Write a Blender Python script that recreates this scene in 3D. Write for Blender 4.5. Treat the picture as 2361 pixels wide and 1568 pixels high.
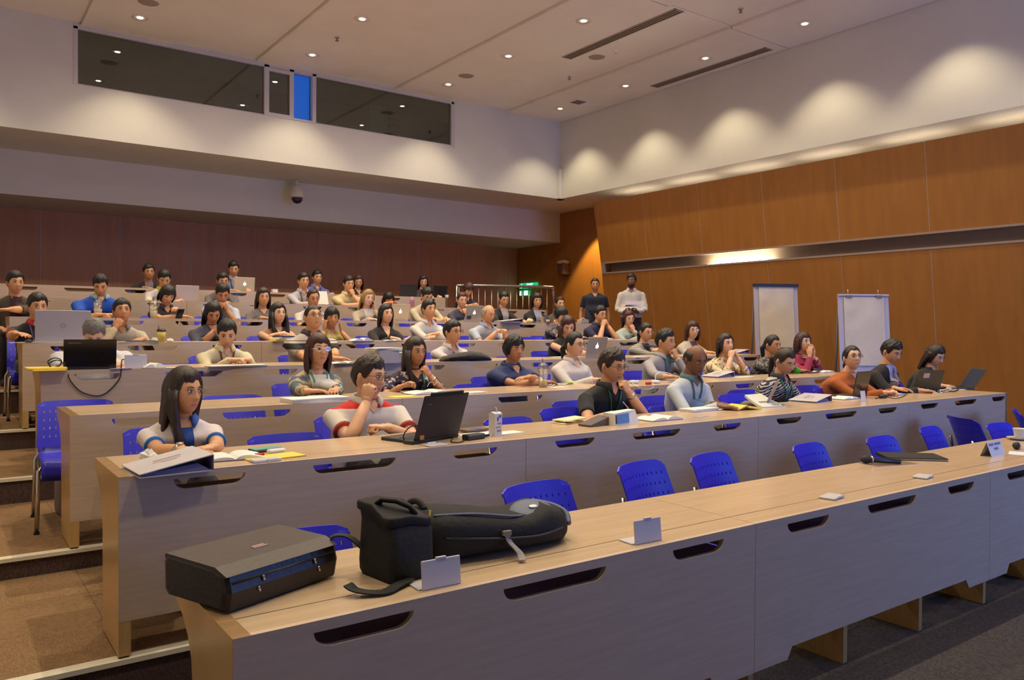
import bpy, bmesh, math, random
import numpy as np
from mathutils import Vector, Matrix, Euler
from mathutils.bvhtree import BVHTree
random.seed(7)
for o in list(bpy.data.objects): bpy.data.objects.remove(o)
S = bpy.context.scene; C = S.collection
R = math.radians; PI = math.pi
# ---------------------------------------------------------------- camera, world, light, exposure
CZ = 1.475; FPX = 1830.18; YAW = R(35.925); PITCH = R(-.821); ROLL = R(-.361)
cam = bpy.data.objects.new('camera', bpy.data.cameras.new('camera')); C.objects.link(cam)
cam.data.sensor_fit = 'HORIZONTAL'; cam.data.sensor_width = 36
cam.data.lens = 36 * FPX / 2361; cam.data.clip_end = 100; cam.data.clip_start = .05
fw = Vector((math.sin(YAW) * math.cos(PITCH), math.cos(YAW) * math.cos(PITCH), math.sin(PITCH)))
rt = Vector((math.cos(YAW), -math.sin(YAW), 0)); up = rt.cross(fw)
cr, sr = math.cos(ROLL), math.sin(ROLL)
r2 = rt * cr - up * sr; u2 = up * cr + rt * sr
Mc = Matrix((r2, u2, -fw)).transposed().to_4x4(); Mc.translation = (0, 0, CZ)
cam.matrix_world = Mc
S.camera = cam
S.view_settings.view_transform = 'Standard'; S.view_settings.look = 'None'
S.view_settings.gamma = 1; S.view_settings.use_curve_mapping = False
S.view_settings.exposure = 0.24
world = bpy.data.worlds.new('world'); S.world = world; world.use_nodes = True
world.node_tree.nodes['Background'].inputs[0].default_value = (.35, .4, .6, 1)
world.node_tree.nodes['Background'].inputs[1].default_value = .02
WARM = (1.0, .85, .55)
SPOT_W = 76
def lamp(name, kind, loc, energy, color, rot=(0, 0, 0), **k):
    d = bpy.data.lights.new(name, kind); d.energy = energy; d.color = color
    for a, v in k.items(): setattr(d, a, v)
    o = bpy.data.objects.new(name, d); o.location = loc; o.rotation_euler = rot; C.objects.link(o); return o
LX = (-.2, 2.31, 4.82, 7.33, 9.88); LY = (12.08, 10.26, 8.46, 6.68, 4.88, 3.08, 1.28)
def spot_power(x, y):
    if y < 2: return {-.2: 1.7, 2.31: 1.5, 4.82: .75, 7.33: .35, 9.88: .4}[x]
    if y < 4: return 1.1 if x < 6 else .9
    return 1
for x in LX:
    for y in LY:
        lamp('downlight_beam', 'SPOT', (x, y, 5.745), SPOT_W * spot_power(x, y), WARM, spot_size=R(97), spot_blend=.6, shadow_soft_size=.03)
for x in (2.31, 4.82, 7.33):
    for y in (10.26, 6.68, 3.08):
        lamp('ambient_fill', 'SPOT', (x, y, 5.745), 180 if y > 4 else 120, (1, .85, .66), spot_size=R(168), spot_blend=1.0, shadow_soft_size=.03)  # extra wide spots added at some downlights to lift the ambient light
lamp('corridor_beam', 'SPOT', (11.32, 13.05, 4.15), 300, (1, .74, .30), spot_size=R(80), spot_blend=.25, shadow_soft_size=.05)
# ---------------------------------------------------------------- pixel <-> world
def ray(x, y):
    u = (x - 1180.5) / FPX; v = (y - 784) / FPX
    return fw + r2 * u - u2 * v
def atz(x, y, z): d = ray(x, y); return Vector((0, 0, CZ)) + d * ((z - CZ) / d.z)
def aty(x, y, Y): d = ray(x, y); return Vector((0, 0, CZ)) + d * (Y / d.y)
def atx(x, y, X): d = ray(x, y); return Vector((0, 0, CZ)) + d * (X / d.x)
# ---------------------------------------------------------------- tagging
def tag(o, label=None, cat=None, group=None, kind=None):
    if label: o['label'] = label
    if cat: o['category'] = cat
    if group: o['group'] = group
    if kind: o['kind'] = kind
    return o
def empty(name, loc, rz=0):
    o = bpy.data.objects.new(name, None); o.empty_display_size = .05
    o.location = loc; o.rotation_euler = (0, 0, rz); C.objects.link(o); return o
def thing(name, label, cat, loc=(0, 0, 0), rz=0, group=None): return tag(empty(name, loc, rz), label, cat, group)
# ---------------------------------------------------------------- materials
MATS = {}
def mat(name, col, rough=.5, metal=0, noise=0, nscale=(20, 20, 20), bump=0, bscale=None, emit=None, spec=.5, alpha=1, col2=None, coat=0, sheen=0):
    if name in MATS: return MATS[name]
    m = bpy.data.materials.new(name); m.use_nodes = True; nt = m.node_tree; N = nt.nodes; L = nt.links
    b = N['Principled BSDF']; c = tuple(col[:3]) + (1,)
    b.inputs['Base Color'].default_value = c; b.inputs['Roughness'].default_value = rough
    b.inputs['Metallic'].default_value = metal; b.inputs['Specular IOR Level'].default_value = spec
    b.inputs['Alpha'].default_value = alpha
    if coat: b.inputs['Coat Weight'].default_value = coat
    if sheen: b.inputs['Sheen Weight'].default_value = sheen
    if noise or bump:
        tc = N.new('ShaderNodeTexCoord'); mp = N.new('ShaderNodeMapping'); mp.inputs['Scale'].default_value = nscale
        L.new(tc.outputs['Object'], mp.inputs[0]); nz = N.new('ShaderNodeTexNoise'); nz.inputs['Scale'].default_value = 1; nz.inputs['Detail'].default_value = 3
        L.new(mp.outputs[0], nz.inputs['Vector'])
        if noise:
            rp = N.new('ShaderNodeMixRGB'); d = col2 or tuple(v * (1 - noise) for v in col[:3])
            rp.inputs[1].default_value = tuple(d[:3]) + (1,); rp.inputs[2].default_value = c
            cr_ = N.new('ShaderNodeMapRange'); cr_.inputs[1].default_value = .35; cr_.inputs[2].default_value = .65
            L.new(nz.outputs[0], cr_.inputs[0]); L.new(cr_.outputs[0], rp.inputs[0]); L.new(rp.outputs[0], b.inputs['Base Color'])
        if bump:
            src = nz
            if bscale:
                mp2 = N.new('ShaderNodeMapping'); mp2.inputs['Scale'].default_value = bscale; L.new(tc.outputs['Object'], mp2.inputs[0])
                src = N.new('ShaderNodeTexNoise'); src.inputs['Scale'].default_value = 1; L.new(mp2.outputs[0], src.inputs['Vector'])
            bp = N.new('ShaderNodeBump'); bp.inputs['Strength'].default_value = bump; bp.inputs['Distance'].default_value = .01
            L.new(src.outputs[0], bp.inputs['Height']); L.new(bp.outputs[0], b.inputs['Normal'])
    if emit:
        b.inputs['Emission Color'].default_value = tuple(emit[:3]) + (1,); b.inputs['Emission Strength'].default_value = emit[3]
    MATS[name] = m; return m
def ramp_mat(name, kind, cols, scale, rough=.8, rot=(0, 0, 0), distort=0, thr=.5, bump=.25):
    """two/three colour fabric print: kind = 'stripe' | 'blob' | 'plaid' | 'fine'"""
    if name in MATS: return MATS[name]
    m = mat(name, cols[0], rough); nt = m.node_tree; N = nt.nodes; L = nt.links; b = N['Principled BSDF']
    tc = N.new('ShaderNodeTexCoord'); mp = N.new('ShaderNodeMapping'); mp.inputs['Rotation'].default_value = rot
    mp.inputs['Scale'].default_value = scale if isinstance(scale, tuple) else (scale,) * 3
    L.new(tc.outputs['Object'], mp.inputs[0])
    if kind == 'stripe':
        t = N.new('ShaderNodeTexWave'); t.bands_direction = 'Z'; t.inputs['Scale'].default_value = 1; t.inputs['Distortion'].default_value = distort
        t.inputs['Detail Scale'].default_value = 1.5; out = t.outputs['Fac']
    elif kind == 'plaid':
        t = N.new('ShaderNodeTexWave'); t.bands_direction = 'Z'; t.inputs['Scale'].default_value = 1
        t2 = N.new('ShaderNodeTexWave'); t2.bands_direction = 'X'; t2.inputs['Scale'].default_value = 1; L.new(mp.outputs[0], t2.inputs[0])
        ad = N.new('ShaderNodeMath'); ad.operation = 'MULTIPLY'; L.new(t.outputs['Fac'], ad.inputs[0]); L.new(t2.outputs['Fac'], ad.inputs[1]); out = ad.outputs[0]
    else:
        t = N.new('ShaderNodeTexNoise'); t.inputs['Scale'].default_value = 1; t.inputs['Detail'].default_value = 2 if kind == 'blob' else 5; t.inputs['Distortion'].default_value = distort; out = t.outputs[0]
    L.new(mp.outputs[0], t.inputs[0])
    cr_ = N.new('ShaderNodeValToRGB'); cr_.color_ramp.interpolation = 'LINEAR'
    e = cr_.color_ramp.elements; e[0].color = tuple(cols[0]) + (1,); e[1].color = tuple(cols[1]) + (1,); e[0].position = thr - .04; e[1].position = thr + .04
    if len(cols) > 2:
        k = e.new(thr + .14); k.color = tuple(cols[2]) + (1,)
    L.new(out, cr_.inputs[0]); L.new(cr_.outputs[0], b.inputs['Base Color'])
    return m
def zone_mat(name, base, zones, rough=.8):
    """garment dyed in horizontal zones: zones = [(z_low, z_high, colour)] in the wearer's own height"""
    if name in MATS: return MATS[name]
    m = mat(name, base, rough); nt = m.node_tree; N = nt.nodes; L = nt.links; b = N['Principled BSDF']
    tc = N.new('ShaderNodeTexCoord'); sp = N.new('ShaderNodeSeparateXYZ'); L.new(tc.outputs['Object'], sp.inputs[0])
    prev = None
    for lo, hi, col in zones:
        a = N.new('ShaderNodeMath'); a.operation = 'GREATER_THAN'; a.inputs[1].default_value = lo; L.new(sp.outputs[2], a.inputs[0])
        c_ = N.new('ShaderNodeMath'); c_.operation = 'LESS_THAN'; c_.inputs[1].default_value = hi; L.new(sp.outputs[2], c_.inputs[0])
        mu = N.new('ShaderNodeMath'); mu.operation = 'MULTIPLY'; L.new(a.outputs[0], mu.inputs[0]); L.new(c_.outputs[0], mu.inputs[1])
        mx = N.new('ShaderNodeMixRGB'); mx.inputs[2].default_value = tuple(col) + (1,); L.new(mu.outputs[0], mx.inputs[0])
        if prev: L.new(prev.outputs[0], mx.inputs[1])
        else: mx.inputs[1].default_value = tuple(base) + (1,)
        prev = mx
    L.new(prev.outputs[0], b.inputs['Base Color']); return m
def glass_mat(name, tint, gloss=.12, rough=.0):
    if name in MATS: return MATS[name]
    m = bpy.data.materials.new(name); m.use_nodes = True; nt = m.node_tree; N = nt.nodes; L = nt.links
    N.remove(N['Principled BSDF']); out = N['Material Output']
    t = N.new('ShaderNodeBsdfTransparent'); t.inputs[0].default_value = tuple(tint) + (1,)
    g = N.new('ShaderNodeBsdfGlossy'); g.inputs['Roughness'].default_value = rough; g.inputs[0].default_value = (.8, .85, .85, 1)
    mx = N.new('ShaderNodeMixShader'); mx.inputs[0].default_value = gloss
    L.new(t.outputs[0], mx.inputs[1]); L.new(g.outputs[0], mx.inputs[2]); L.new(mx.outputs[0], out.inputs[0]); MATS[name] = m; return m
paint = mat('white_wall_paint', (.74, .71, .66), .75, noise=.03, nscale=(2, 2, 2))
ceil_m = mat('ceiling_paint', (.88, .82, .76), .8, noise=.04, nscale=(1.5, 1.5, 1.5))
wood_r = mat('wood_panel', (.42, .17, .034), .42, noise=.13, nscale=(9, 9, .6), bump=.05)
wood_b = mat('wood_panel_back', (.55, .24, .10), .5, noise=.13, nscale=(9, 9, .6), bump=.05)
beech = mat('beech_laminate', (.64, .46, .29), .2, noise=.10, nscale=(2.5, 45, 45), bump=.02)
beech_side = mat('beech_laminate_side', (.60, .37, .14), .28, noise=.10, nscale=(60, 60, 3))
panel_m = mat('beech_front_laminate', (.64, .48, .35), .42, noise=.10, nscale=(3, 50, 50))
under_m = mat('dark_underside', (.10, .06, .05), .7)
dark_in = mat('desk_inside', (.35, .24, .15), .6)
blue_pl = mat('blue_plastic', (.035, .03, .62), .38, spec=.45)
chrome = mat('chrome_tube', (.55, .52, .5), .25, 1)
black_pl = mat('black_plastic', (.02, .02, .022), .4)
black_rb = mat('black_rubber', (.015, .015, .015), .8)
white_pl = mat('white_plastic', (.72, .72, .76), .4)
steel = mat('brushed_steel', (.6, .6, .62), .35, 1)
alum = mat('aluminium', (.62, .60, .57), .38, .6)
paper = mat('white_paper', (.78, .76, .74), .8, noise=.05, nscale=(30, 30, 30))
paper_y = mat('yellow_paper', (.85, .62, .08), .7)
cream_p = mat('cream_paper', (.75, .66, .42), .8)
nosing_m = mat('pale_nosing', (.80, .74, .58), .35)
carpet = None
def carpet_mat(name, col, col2):
    m = mat(name, col, .95, spec=.1); nt = m.node_tree; N = nt.nodes; L = nt.links; b = N['Principled BSDF']
    tc = N.new('ShaderNodeTexCoord'); mp = N.new('ShaderNodeMapping'); mp.inputs['Scale'].default_value = (200, 55, 55); L.new(tc.outputs['Object'], mp.inputs[0])
    nz = N.new('ShaderNodeTexNoise'); nz.inputs['Scale'].default_value = 1; nz.inputs['Detail'].default_value = 2; L.new(mp.outputs[0], nz.inputs[0])
    cr_ = N.new('ShaderNodeValToRGB'); e = cr_.color_ramp.elements; e[0].position = .38; e[1].position = .62
    e[0].color = tuple(col2) + (1,); e[1].color = tuple(col) + (1,); L.new(nz.outputs[0], cr_.inputs[0]); L.new(cr_.outputs[0], b.inputs['Base Color'])
    bp = N.new('ShaderNodeBump'); bp.inputs['Strength'].default_value = .3; bp.inputs['Distance'].default_value = .004; L.new(nz.outputs[0], bp.inputs['Height']); L.new(bp.outputs[0], b.inputs['Normal'])
    return m
carpet = carpet_mat('striped_carpet', (.30, .185, .10), (.22, .13, .07))
carpet_r = carpet_mat('riser_carpet', (.12, .075, .065), (.07, .045, .04))
carpet_f = carpet_mat('front_carpet', (.10, .085, .08), (.055, .048, .045))
# ---------------------------------------------------------------- mesh builder
class MB:
    def __init__(s): s.v = []; s.f = []; s.m = []; s.sm = []
    def add(s, vs, fs, mi=0, smooth=False, M=None):
        n = len(s.v)
        s.v += [tuple(M @ Vector(p)) for p in vs] if M is not None else [tuple(p) for p in vs]
        s.f += [tuple(i + n for i in f) for f in fs]; s.m += [mi] * len(fs); s.sm += [smooth] * len(fs); return s
    def box(s, c, d, mi=0, M=None, rot=None, bev=0):
        x, y, z = d[0] / 2, d[1] / 2, d[2] / 2
        if bev:
            b = min(bev, x * .9, y * .9, z * .9); vs = []
            for sx in (-1, 1):
                for sy in (-1, 1):
                    for sz in (-1, 1): vs += [(sx * (x - b), sy * (y - b), sz * z), (sx * (x - b), sy * y, sz * (z - b)), (sx * x, sy * (y - b), sz * (z - b))]
            bm = bmesh.new(); [bm.verts.new(p) for p in vs]; r = bmesh.ops.convex_hull(bm, input=bm.verts)
            bm.verts.ensure_lookup_table(); bm.verts.index_update()
            vs = [v.co.copy() for v in bm.verts]; fs = [[v.index for v in f.verts] for f in bm.faces]; bm.free()
        else:
            vs = [(-x, -y, -z), (x, -y, -z), (x, y, -z), (-x, y, -z), (-x, -y, z), (x, -y, z), (x, y, z), (-x, y, z)]
            fs = [(0, 3, 2, 1), (4, 5, 6, 7), (0, 1, 5, 4), (1, 2, 6, 5), (2, 3, 7, 6), (3, 0, 4, 7)]
        T = Matrix.Translation(c) @ (rot.to_4x4() if rot is not None else Matrix.Identity(4))
        if M is not None: T = M @ T
        return s.add(vs, fs, mi, False, T)
    def b2(s, a, b, mi=0, M=None): return s.box([(a[i] + b[i]) / 2 for i in range(3)], [abs(b[i] - a[i]) for i in range(3)], mi, M)
    def tube(s, pts, rad, seg=8, mi=0, cap=True, M=None, flat=1.0, upv=None):
        pts = [Vector(p) for p in pts]; n = len(pts)
        if not hasattr(rad, '__len__'): rad = [rad] * n
        vs = []; T0 = (pts[1] - pts[0]).normalized()
        u = Vector(upv) if upv is not None else (Vector((0, 0, 1)) if abs(T0.z) < .9 else Vector((1, 0, 0)))
        for i in range(n):
            T = (pts[min(i + 1, n - 1)] - pts[max(i - 1, 0)])
            T = T.normalized() if T.length > 1e-9 else T0
            u = (u - T * u.dot(T)); u = u.normalized() if u.length > 1e-6 else T.orthogonal().normalized(); w = T.cross(u)
            for k in range(seg):
                a = 2 * PI * k / seg; vs.append(pts[i] + u * (rad[i] * flat * math.sin(a)) + w * (rad[i] * math.cos(a)))
        fs = [(i * seg + k, i * seg + (k + 1) % seg, (i + 1) * seg + (k + 1) % seg, (i + 1) * seg + k) for i in range(n - 1) for k in range(seg)]
        if cap: fs += [tuple(range(seg))[::-1], tuple((n - 1) * seg + k for k in range(seg))]
        return s.add(vs, fs, mi, True, M)
    def cyl(s, c, r, h, seg=16, mi=0, r2=None, M=None):
        r2 = r if r2 is None else r2
        return s.lathe([(r, 0), (r2, h)], seg, mi, c, M, cap=True)
    def lathe(s, prof, seg=20, mi=0, c=(0, 0, 0), M=None, cap=False, smooth=True):
        vs = [(c[0] + r * math.cos(2 * PI * k / seg), c[1] + r * math.sin(2 * PI * k / seg), c[2] + z) for r, z in prof for k in range(seg)]
        fs = [(i * seg + k, i * seg + (k + 1) % seg, (i + 1) * seg + (k + 1) % seg, (i + 1) * seg + k) for i in range(len(prof) - 1) for k in range(seg)]
        if cap: fs += [tuple(range(seg))[::-1], tuple((len(prof) - 1) * seg + k for k in range(seg))]
        return s.add(vs, fs, mi, smooth, M)
    def ell(s, c, r, seg=14, ring=9, mi=0, M=None, rot=None):
        vs = []; fs = []
        for i in range(ring + 1):
            t = PI * i / ring
            for k in range(seg): a = 2 * PI * k / seg; vs.append(Vector((r[0] * math.sin(t) * math.cos(a), r[1] * math.sin(t) * math.sin(a), r[2] * math.cos(t))))
        if rot is not None: vs = [rot @ v for v in vs]
        vs = [v + Vector(c) for v in vs]
        fs = [(i * seg + k, (i + 1) * seg + k, (i + 1) * seg + (k + 1) % seg, i * seg + (k + 1) % seg) for i in range(ring) for k in range(seg)]
        return s.add(vs, fs, mi, True, M)
    def prism(s, poly, h, mi=0, axis='z', M=None, off=0, holes=()):
        """extrude a 2D polygon (with holes) by h"""
        bm = bmesh.new(); edges = []
        for lp in [poly] + list(holes):
            vv = [bm.verts.new((p[0], p[1], 0)) for p in lp]; edges += [bm.edges.new((vv[i], vv[(i + 1) % len(vv)])) for i in range(len(vv))]
        bmesh.ops.triangle_fill(bm, use_beauty=True, edges=edges)
        fc = list(bm.faces); bmesh.ops.recalc_face_normals(bm, faces=fc)
        ex = bmesh.ops.extrude_face_region(bm, geom=fc)
        bmesh.ops.translate(bm, verts=[g for g in ex['geom'] if isinstance(g, bmesh.types.BMVert)], vec=(0, 0, h))
        bmesh.ops.recalc_face_normals(bm, faces=bm.faces); bm.verts.index_update()
        m3 = {'z': lambda p: (p[0], p[1], p[2] + off), 'y': lambda p: (p[0], p[2] + off, p[1]), 'x': lambda p: (p[2] + off, p[0], p[1])}[axis]
        vs = [m3(v.co) for v in bm.verts]; fs = [[v.index for v in f.verts] for f in bm.faces]; bm.free()
        return s.add(vs, fs, mi, False, M)
    def mesh(s, name, mats):
        me = bpy.data.meshes.new(name); me.from_pydata(s.v, [], s.f); me.update()
        for m in (mats if isinstance(mats, (list, tuple)) else [mats]): me.materials.append(m)
        me.polygons.foreach_set('material_index', s.m); me.polygons.foreach_set('use_smooth', s.sm); return me
    def build(s, name, mats, parent=None, loc=None, recalc=True):
        me = s.mesh(name, mats)
        if recalc:
            bm = bmesh.new(); bm.from_mesh(me); bmesh.ops.recalc_face_normals(bm, faces=bm.faces); bm.to_mesh(me); bm.free()
        return link(name, me, parent, loc)
def link(name, me, parent=None, loc=None):
    o = bpy.data.objects.new(name, me); C.objects.link(o)
    if parent: o.parent = parent
    if loc is not None: o.location = loc
    return o
def copy_tree(o, parent=None):
    c = o.copy(); C.objects.link(c); c.parent = parent
    for ch in list(o.children): copy_tree(ch, c)
    return c
def struct(mb, name, mats, parent=None):
    o = mb.build(name, mats, parent)
    if not parent: o['kind'] = 'structure'
    return o
# ---------------------------------------------------------------- hall: levels
YR = {1: 1.93, 2: 3.417, 3: 4.823, 4: 6.284, 5: 7.727, 6: 9.168, 7: 10.611, 8: 12.055}
ZT = {1: .723, 2: .882, 3: .994, 4: 1.166, 5: 1.331, 6: 1.563, 7: 1.795, 8: 2.012}
DH = .723; DD = .57; XL = .573
ZF = {i: ZT[i] - DH for i in ZT}; ZF[1] = 0
ORD = {1: 'front', 2: 'second', 3: 'third', 4: 'fourth', 5: 'fifth', 6: 'sixth', 7: 'seventh', 8: 'last'}
XA, XB, YA, YB, ZC = -1.9, 11.87, -3.6, 16.2, 5.83
struct(MB().b2((XA, YA, -.1), (XB, YR[2] + .01, 0), 0), 'floor', [carpet_f])
tiers = {1: bpy.data.objects['floor']}
nt_ = 0
for i in range(2, 9):
    y1 = YR[i + 1] if i < 8 else YB
    mb = MB(); mb.b2((XA, YR[i], -.1), (XB, y1 + .01, ZF[i] - .006), 0)
    tiers[i] = struct(mb, 'floor', [carpet_r])
    nt_ += 1
    struct(MB().b2((XA, YR[i] - .014, ZF[i] - .016), (XB, YR[i] + .045, ZF[i] + .004)), 'trim_%d' % nt_, [nosing_m])
tile_me = MB().box((0, 0, 0), (.4992, .4992, .012), bev=.0015).mesh('carpet_tile', [carpet])
tile_fr = MB().box((0, 0, 0), (.4992, .4992, .012), bev=.0015).mesh('carpet_tile', [carpet_f])
for i in range(2, 8):                                    # aisle carpet, tile by tile
    y0 = YR[i] + .045; n = 0; dep = YR[i + 1] - y0
    for a in range(3):
        for b in range(6):
            o = link('carpet_tile', tile_me, tiers[i], (XA + .25 + b * .5, y0 + dep / 6 + a * dep / 3, ZF[i] - .002)); o.scale = (1, dep / 1.5, 1)
            if (a + b + i) % 2: o.rotation_euler = (0, 0, PI / 2); o.scale = (dep / 1.5, 1, 1)
for a in range(8):                                       # flat front floor beside and before the front desks
    for b in range(17):
        o = link('carpet_tile', tile_fr, tiers[1], (XA + .25 + b * .5, -.9 + a * .5, -.002))
        if (a + b) % 2: o.rotation_euler = (0, 0, PI / 2)
# ---------------------------------------------------------------- walls
wu = MB()
zs, XU, YU = 4.192, 10.56, 12.9
WX = (1.62, 7.92); WZ = (4.93, 5.755)
wu.b2((XA, YU, zs), (WX[0], YU + .16, ZC)); wu.b2((WX[1], YU, zs), (XU + .16, YU + .16, ZC))
wu.b2((WX[0], YU, zs), (WX[1], YU + .16, WZ[0])); wu.b2((WX[0], YU, WZ[1]), (WX[1], YU + .16, ZC))
wu.b2((XA, YU + .16, zs), (XB, 14.49, zs + .12))               # soffit of the overhang
wu.b2((XA, 14.49, 3.5), (XB, YB, zs + .12))
struct(wu, 'wall_upper_back', [paint])
wr = MB(); wr.b2((XU, YA, zs), (XU + .16, YU + .16, ZC)); wr.b2((XU + .16, YA, zs), (XB, YU + .16, zs + .12))
struct(wr, 'wall_upper_right', [paint])
struct(MB().b2((XU - .07, YU - .07, zs), (XU - .005, YU - .005, zs + .62)), 'trim_20', [paint])
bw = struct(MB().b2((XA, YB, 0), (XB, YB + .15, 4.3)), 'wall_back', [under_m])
bj = [-1.1, .2, 1.48, 2.75, 4.0, 5.255, 6.51, 7.765, 9.03, 10.3, 11.57, 11.87]
strip = mat('pale_joint', (.55, .42, .36), .4)
for a, b in zip(bj[:-1], bj[1:]):
    MB().b2((a + .008, YB - .03, 1.28), (b - .008, YB, 3.5)).build('wall_panel', [wood_b], bw)
    MB().b2((b - .008, YB - .022, 1.28), (b + .008, YB, 3.5)).build('joint_strip', [strip], bw)
rw = struct(MB().b2((XB, YA, 0), (XB + .15, YB + .15, zs + .1)), 'wall_right', [wood_r])
def PX(z): return 10.77 + .147 * (4.03 - z)              # face of the leaning acoustic panels
rj = [.2, 1.5, 2.82, 4.13, 5.44, 6.77, 8.07, 9.4, 10.72, 12.05]
SZ0, SZ1 = 2.625, 2.80
def slab(y0, y1, z0, z1, mi=0):
    mb = MB(); t = .05
    mb.add([(PX(z0), y0, z0), (PX(z0), y1, z0), (PX(z1), y1, z1), (PX(z1), y0, z1), (PX(z0) + t, y0, z0), (PX(z0) + t, y1, z0), (PX(z1) + t, y1, z1), (PX(z1) + t, y0, z1)],
           [(0, 1, 2, 3), (4, 7, 6, 5), (0, 4, 5, 1), (1, 5, 6, 2), (2, 6, 7, 3), (3, 7, 4, 0)]); return mb
for k, (a, b) in enumerate(zip(rj[:-1], rj[1:])):
    slab(a + .007, b - .007, SZ1 + .03, 4.03).build('wall_panel', [wood_r], rw)
    fl = [ZF[i] for i in range(1, 9) if YR[i] <= a] or [0]
    slab(a + .007, b - .007, fl[-1] if a > 3.4 else 0, SZ0 - .03).build('wall_panel', [wood_r], rw)
    if k: 
        for z0, z1 in ((0, SZ0 - .03), (SZ1 + .03, 4.025)):
            s_ = slab(a - .007, a + .007, z0, z1); s_.v = [(x + .006, y, z) for x, y, z in s_.v]; s_.build('joint_strip', [strip], rw)
slotm = mat('slot_edge', (.42, .30, .24), .4)
slot_dark = mat('slot_recess', (.30, .21, .14), .6)
def frame_bar(y0, y1, z0, z1):
    mb = slab(y0, y1, z0, z1); mb.v = [(x - .012, y, z) for x, y, z in mb.v]; return mb
frame_bar(.2, 12.0, SZ1, SZ1 + .03).build('slot_frame', [slotm], rw); frame_bar(.2, 12.0, SZ0 - .03, SZ0).build('slot_frame', [slotm], rw)
frame_bar(11.95, 12.02, SZ0 - .03, SZ1 + .03).build('slot_frame', [slotm], rw)
sb = MB(); sb.b2((PX(2.7) + .22, .2, SZ0 - .05), (PX(2.7) + .24, 12, SZ1 + .05)); sb.b2((PX(2.7) + .03, .2, SZ0 - .06), (PX(2.7) + .24, 12, SZ0 - .03)); sb.b2((PX(2.7) + .03, .2, SZ1 + .03), (PX(2.7) + .24, 12, SZ1 + .06))
sb.build('slot_recess', [slot_dark], rw)
MB().add([(PX(0), 12.05, ZF[7] - .3), (XB, 12.05, ZF[7] - .3), (XB, 12.05, 4.03), (PX(4.03), 12.05, 4.03), (PX(0), 12.09, ZF[7] - .3), (XB, 12.09, ZF[7] - .3), (XB, 12.09, 4.03), (PX(4.03), 12.09, 4.03)],
         [(0, 1, 2, 3), (4, 7, 6, 5), (0, 4, 5, 1), (1, 5, 6, 2), (2, 6, 7, 3), (3, 7, 4, 0)]).build('end_panel', [wood_r], rw)
struct(MB().b2((XA - .15, YA, 0), (XA, YB, ZC)), 'wall_left', [paint])
struct(MB().b2((XA, YA - .15, 0), (XB, YA, ZC)), 'wall_front', [mat('front_wall', (.25, .22, .2), .7)])
# lamps of the hall other than downlights
tube_m = mat('lit_tube', (1, 1, 1), .5, emit=(1, .95, .72, 110))
t = thing('slot_lamp', 'lit fluorescent tube inside the long slot of the right wall', 'lamp', (PX(2.7) + .10, 8.75, SZ0 - .028))
MB().tube([(0, -.62, .028), (0, .62, .028)], .013, 10).build('tube', [tube_m], t); MB().b2((.03, -.68, 0), (.06, .68, .03)).build('fitting', [white_pl], t)
cove_m = mat('lit_cove', (1, 1, 1), .5, emit=(1, .84, .58, 14))
for k, y in enumerate((11.1, 9.75, 8.4, 7.05, 5.7, 4.35, 3.0)):
    t = thing('cove_lamp', 'cove strip lamp behind the top of the right wall panels, %s from the far corner' % ('first', 'second', 'third', 'fourth', 'fifth', 'sixth', 'seventh')[k], 'lamp', (PX(4.0) + .3, y, 3.86), 0, 'cove strip lamps along the right wall')
    MB().tube([(0, -.5, .05), (0, .5, .05)], .015, 8).build('tube', [cove_m], t); MB().b2((-.03, -.55, 0), (.03, .55, .03)).build('fitting', [white_pl], t)
scr = thing('projection_screen', 'glowing bluish projection screen on the front wall behind the camera', 'screen', (8.2, YA + .06, 1.1))
MB().b2((-1.9, 0, 0), (1.9, .01, 2.3)).build('picture', [mat('screen_picture', (.1, .1, .2), .6, emit=(.18, .36, 1, 8.5))], scr)
fr_ = MB(); fr_.b2((-1.98, -.03, 2.3), (1.98, .03, 2.42)); fr_.build('casing', [black_pl], scr); MB().b2((-1.98, -.03, -.08), (1.98, .03, 0)).build('bottom_bar', [black_pl], scr)
# ---------------------------------------------------------------- ceiling
ce = struct(MB().b2((XA, YA, ZC), (XB, YB, ZC + .12)), 'ceiling', [ceil_m])
edges = [-1.9, -.84, .42, 1.68, 2.93, 4.2, 5.44, 6.72, 7.93, 9.2, XU]
for k, (a, b) in enumerate(zip(edges[:-1], edges[1:])):
    drop = .055 if (k % 2 == 0 and k > 0) or k == 0 else .0
    low = k in (1, 3, 5, 7, 9)
    for y0, y1 in ((YA, 2.1), (2.12, 7.4), (7.42, YU)):
        MB().b2((a + .01, y0, ZC - (.05 if low else .012)), (b - .01, y1, ZC - .001)).build('ceiling_panel', [ceil_m], ce)
ring_m = mat('downlight_trim', (.8, .72, .62), .35, .3)
bulb_m = mat('lit_bulb', (1, 1, 1), .5, emit=(1, .88, .7, 9))
dl = thing('downlight', 'recessed round ceiling downlight', 'lamp', (0, 0, 0))
MB().lathe([(.085, -.002), (.105, -.008), (.112, 0), (.11, .004)], 24).build('trim_ring', [ring_m], dl)
MB().lathe([(.086, -.002), (.05, .012), (.001, .014)], 24).build('reflector', [mat('downlight_reflector', (.75, .55, .35), .3, .7)], dl)
MB().ell((0, 0, .004), (.045, .045, .014), 16, 6).build('bulb', [bulb_m], dl)
first = True; cols = {-.2: 'leftmost', 2.31: 'second', 4.82: 'third', 7.33: 'fourth', 9.88: 'rightmost'}; rows = ('back', 'second from back', 'third from back', 'fourth from back', 'fifth from back', 'second from front', 'front')
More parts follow.
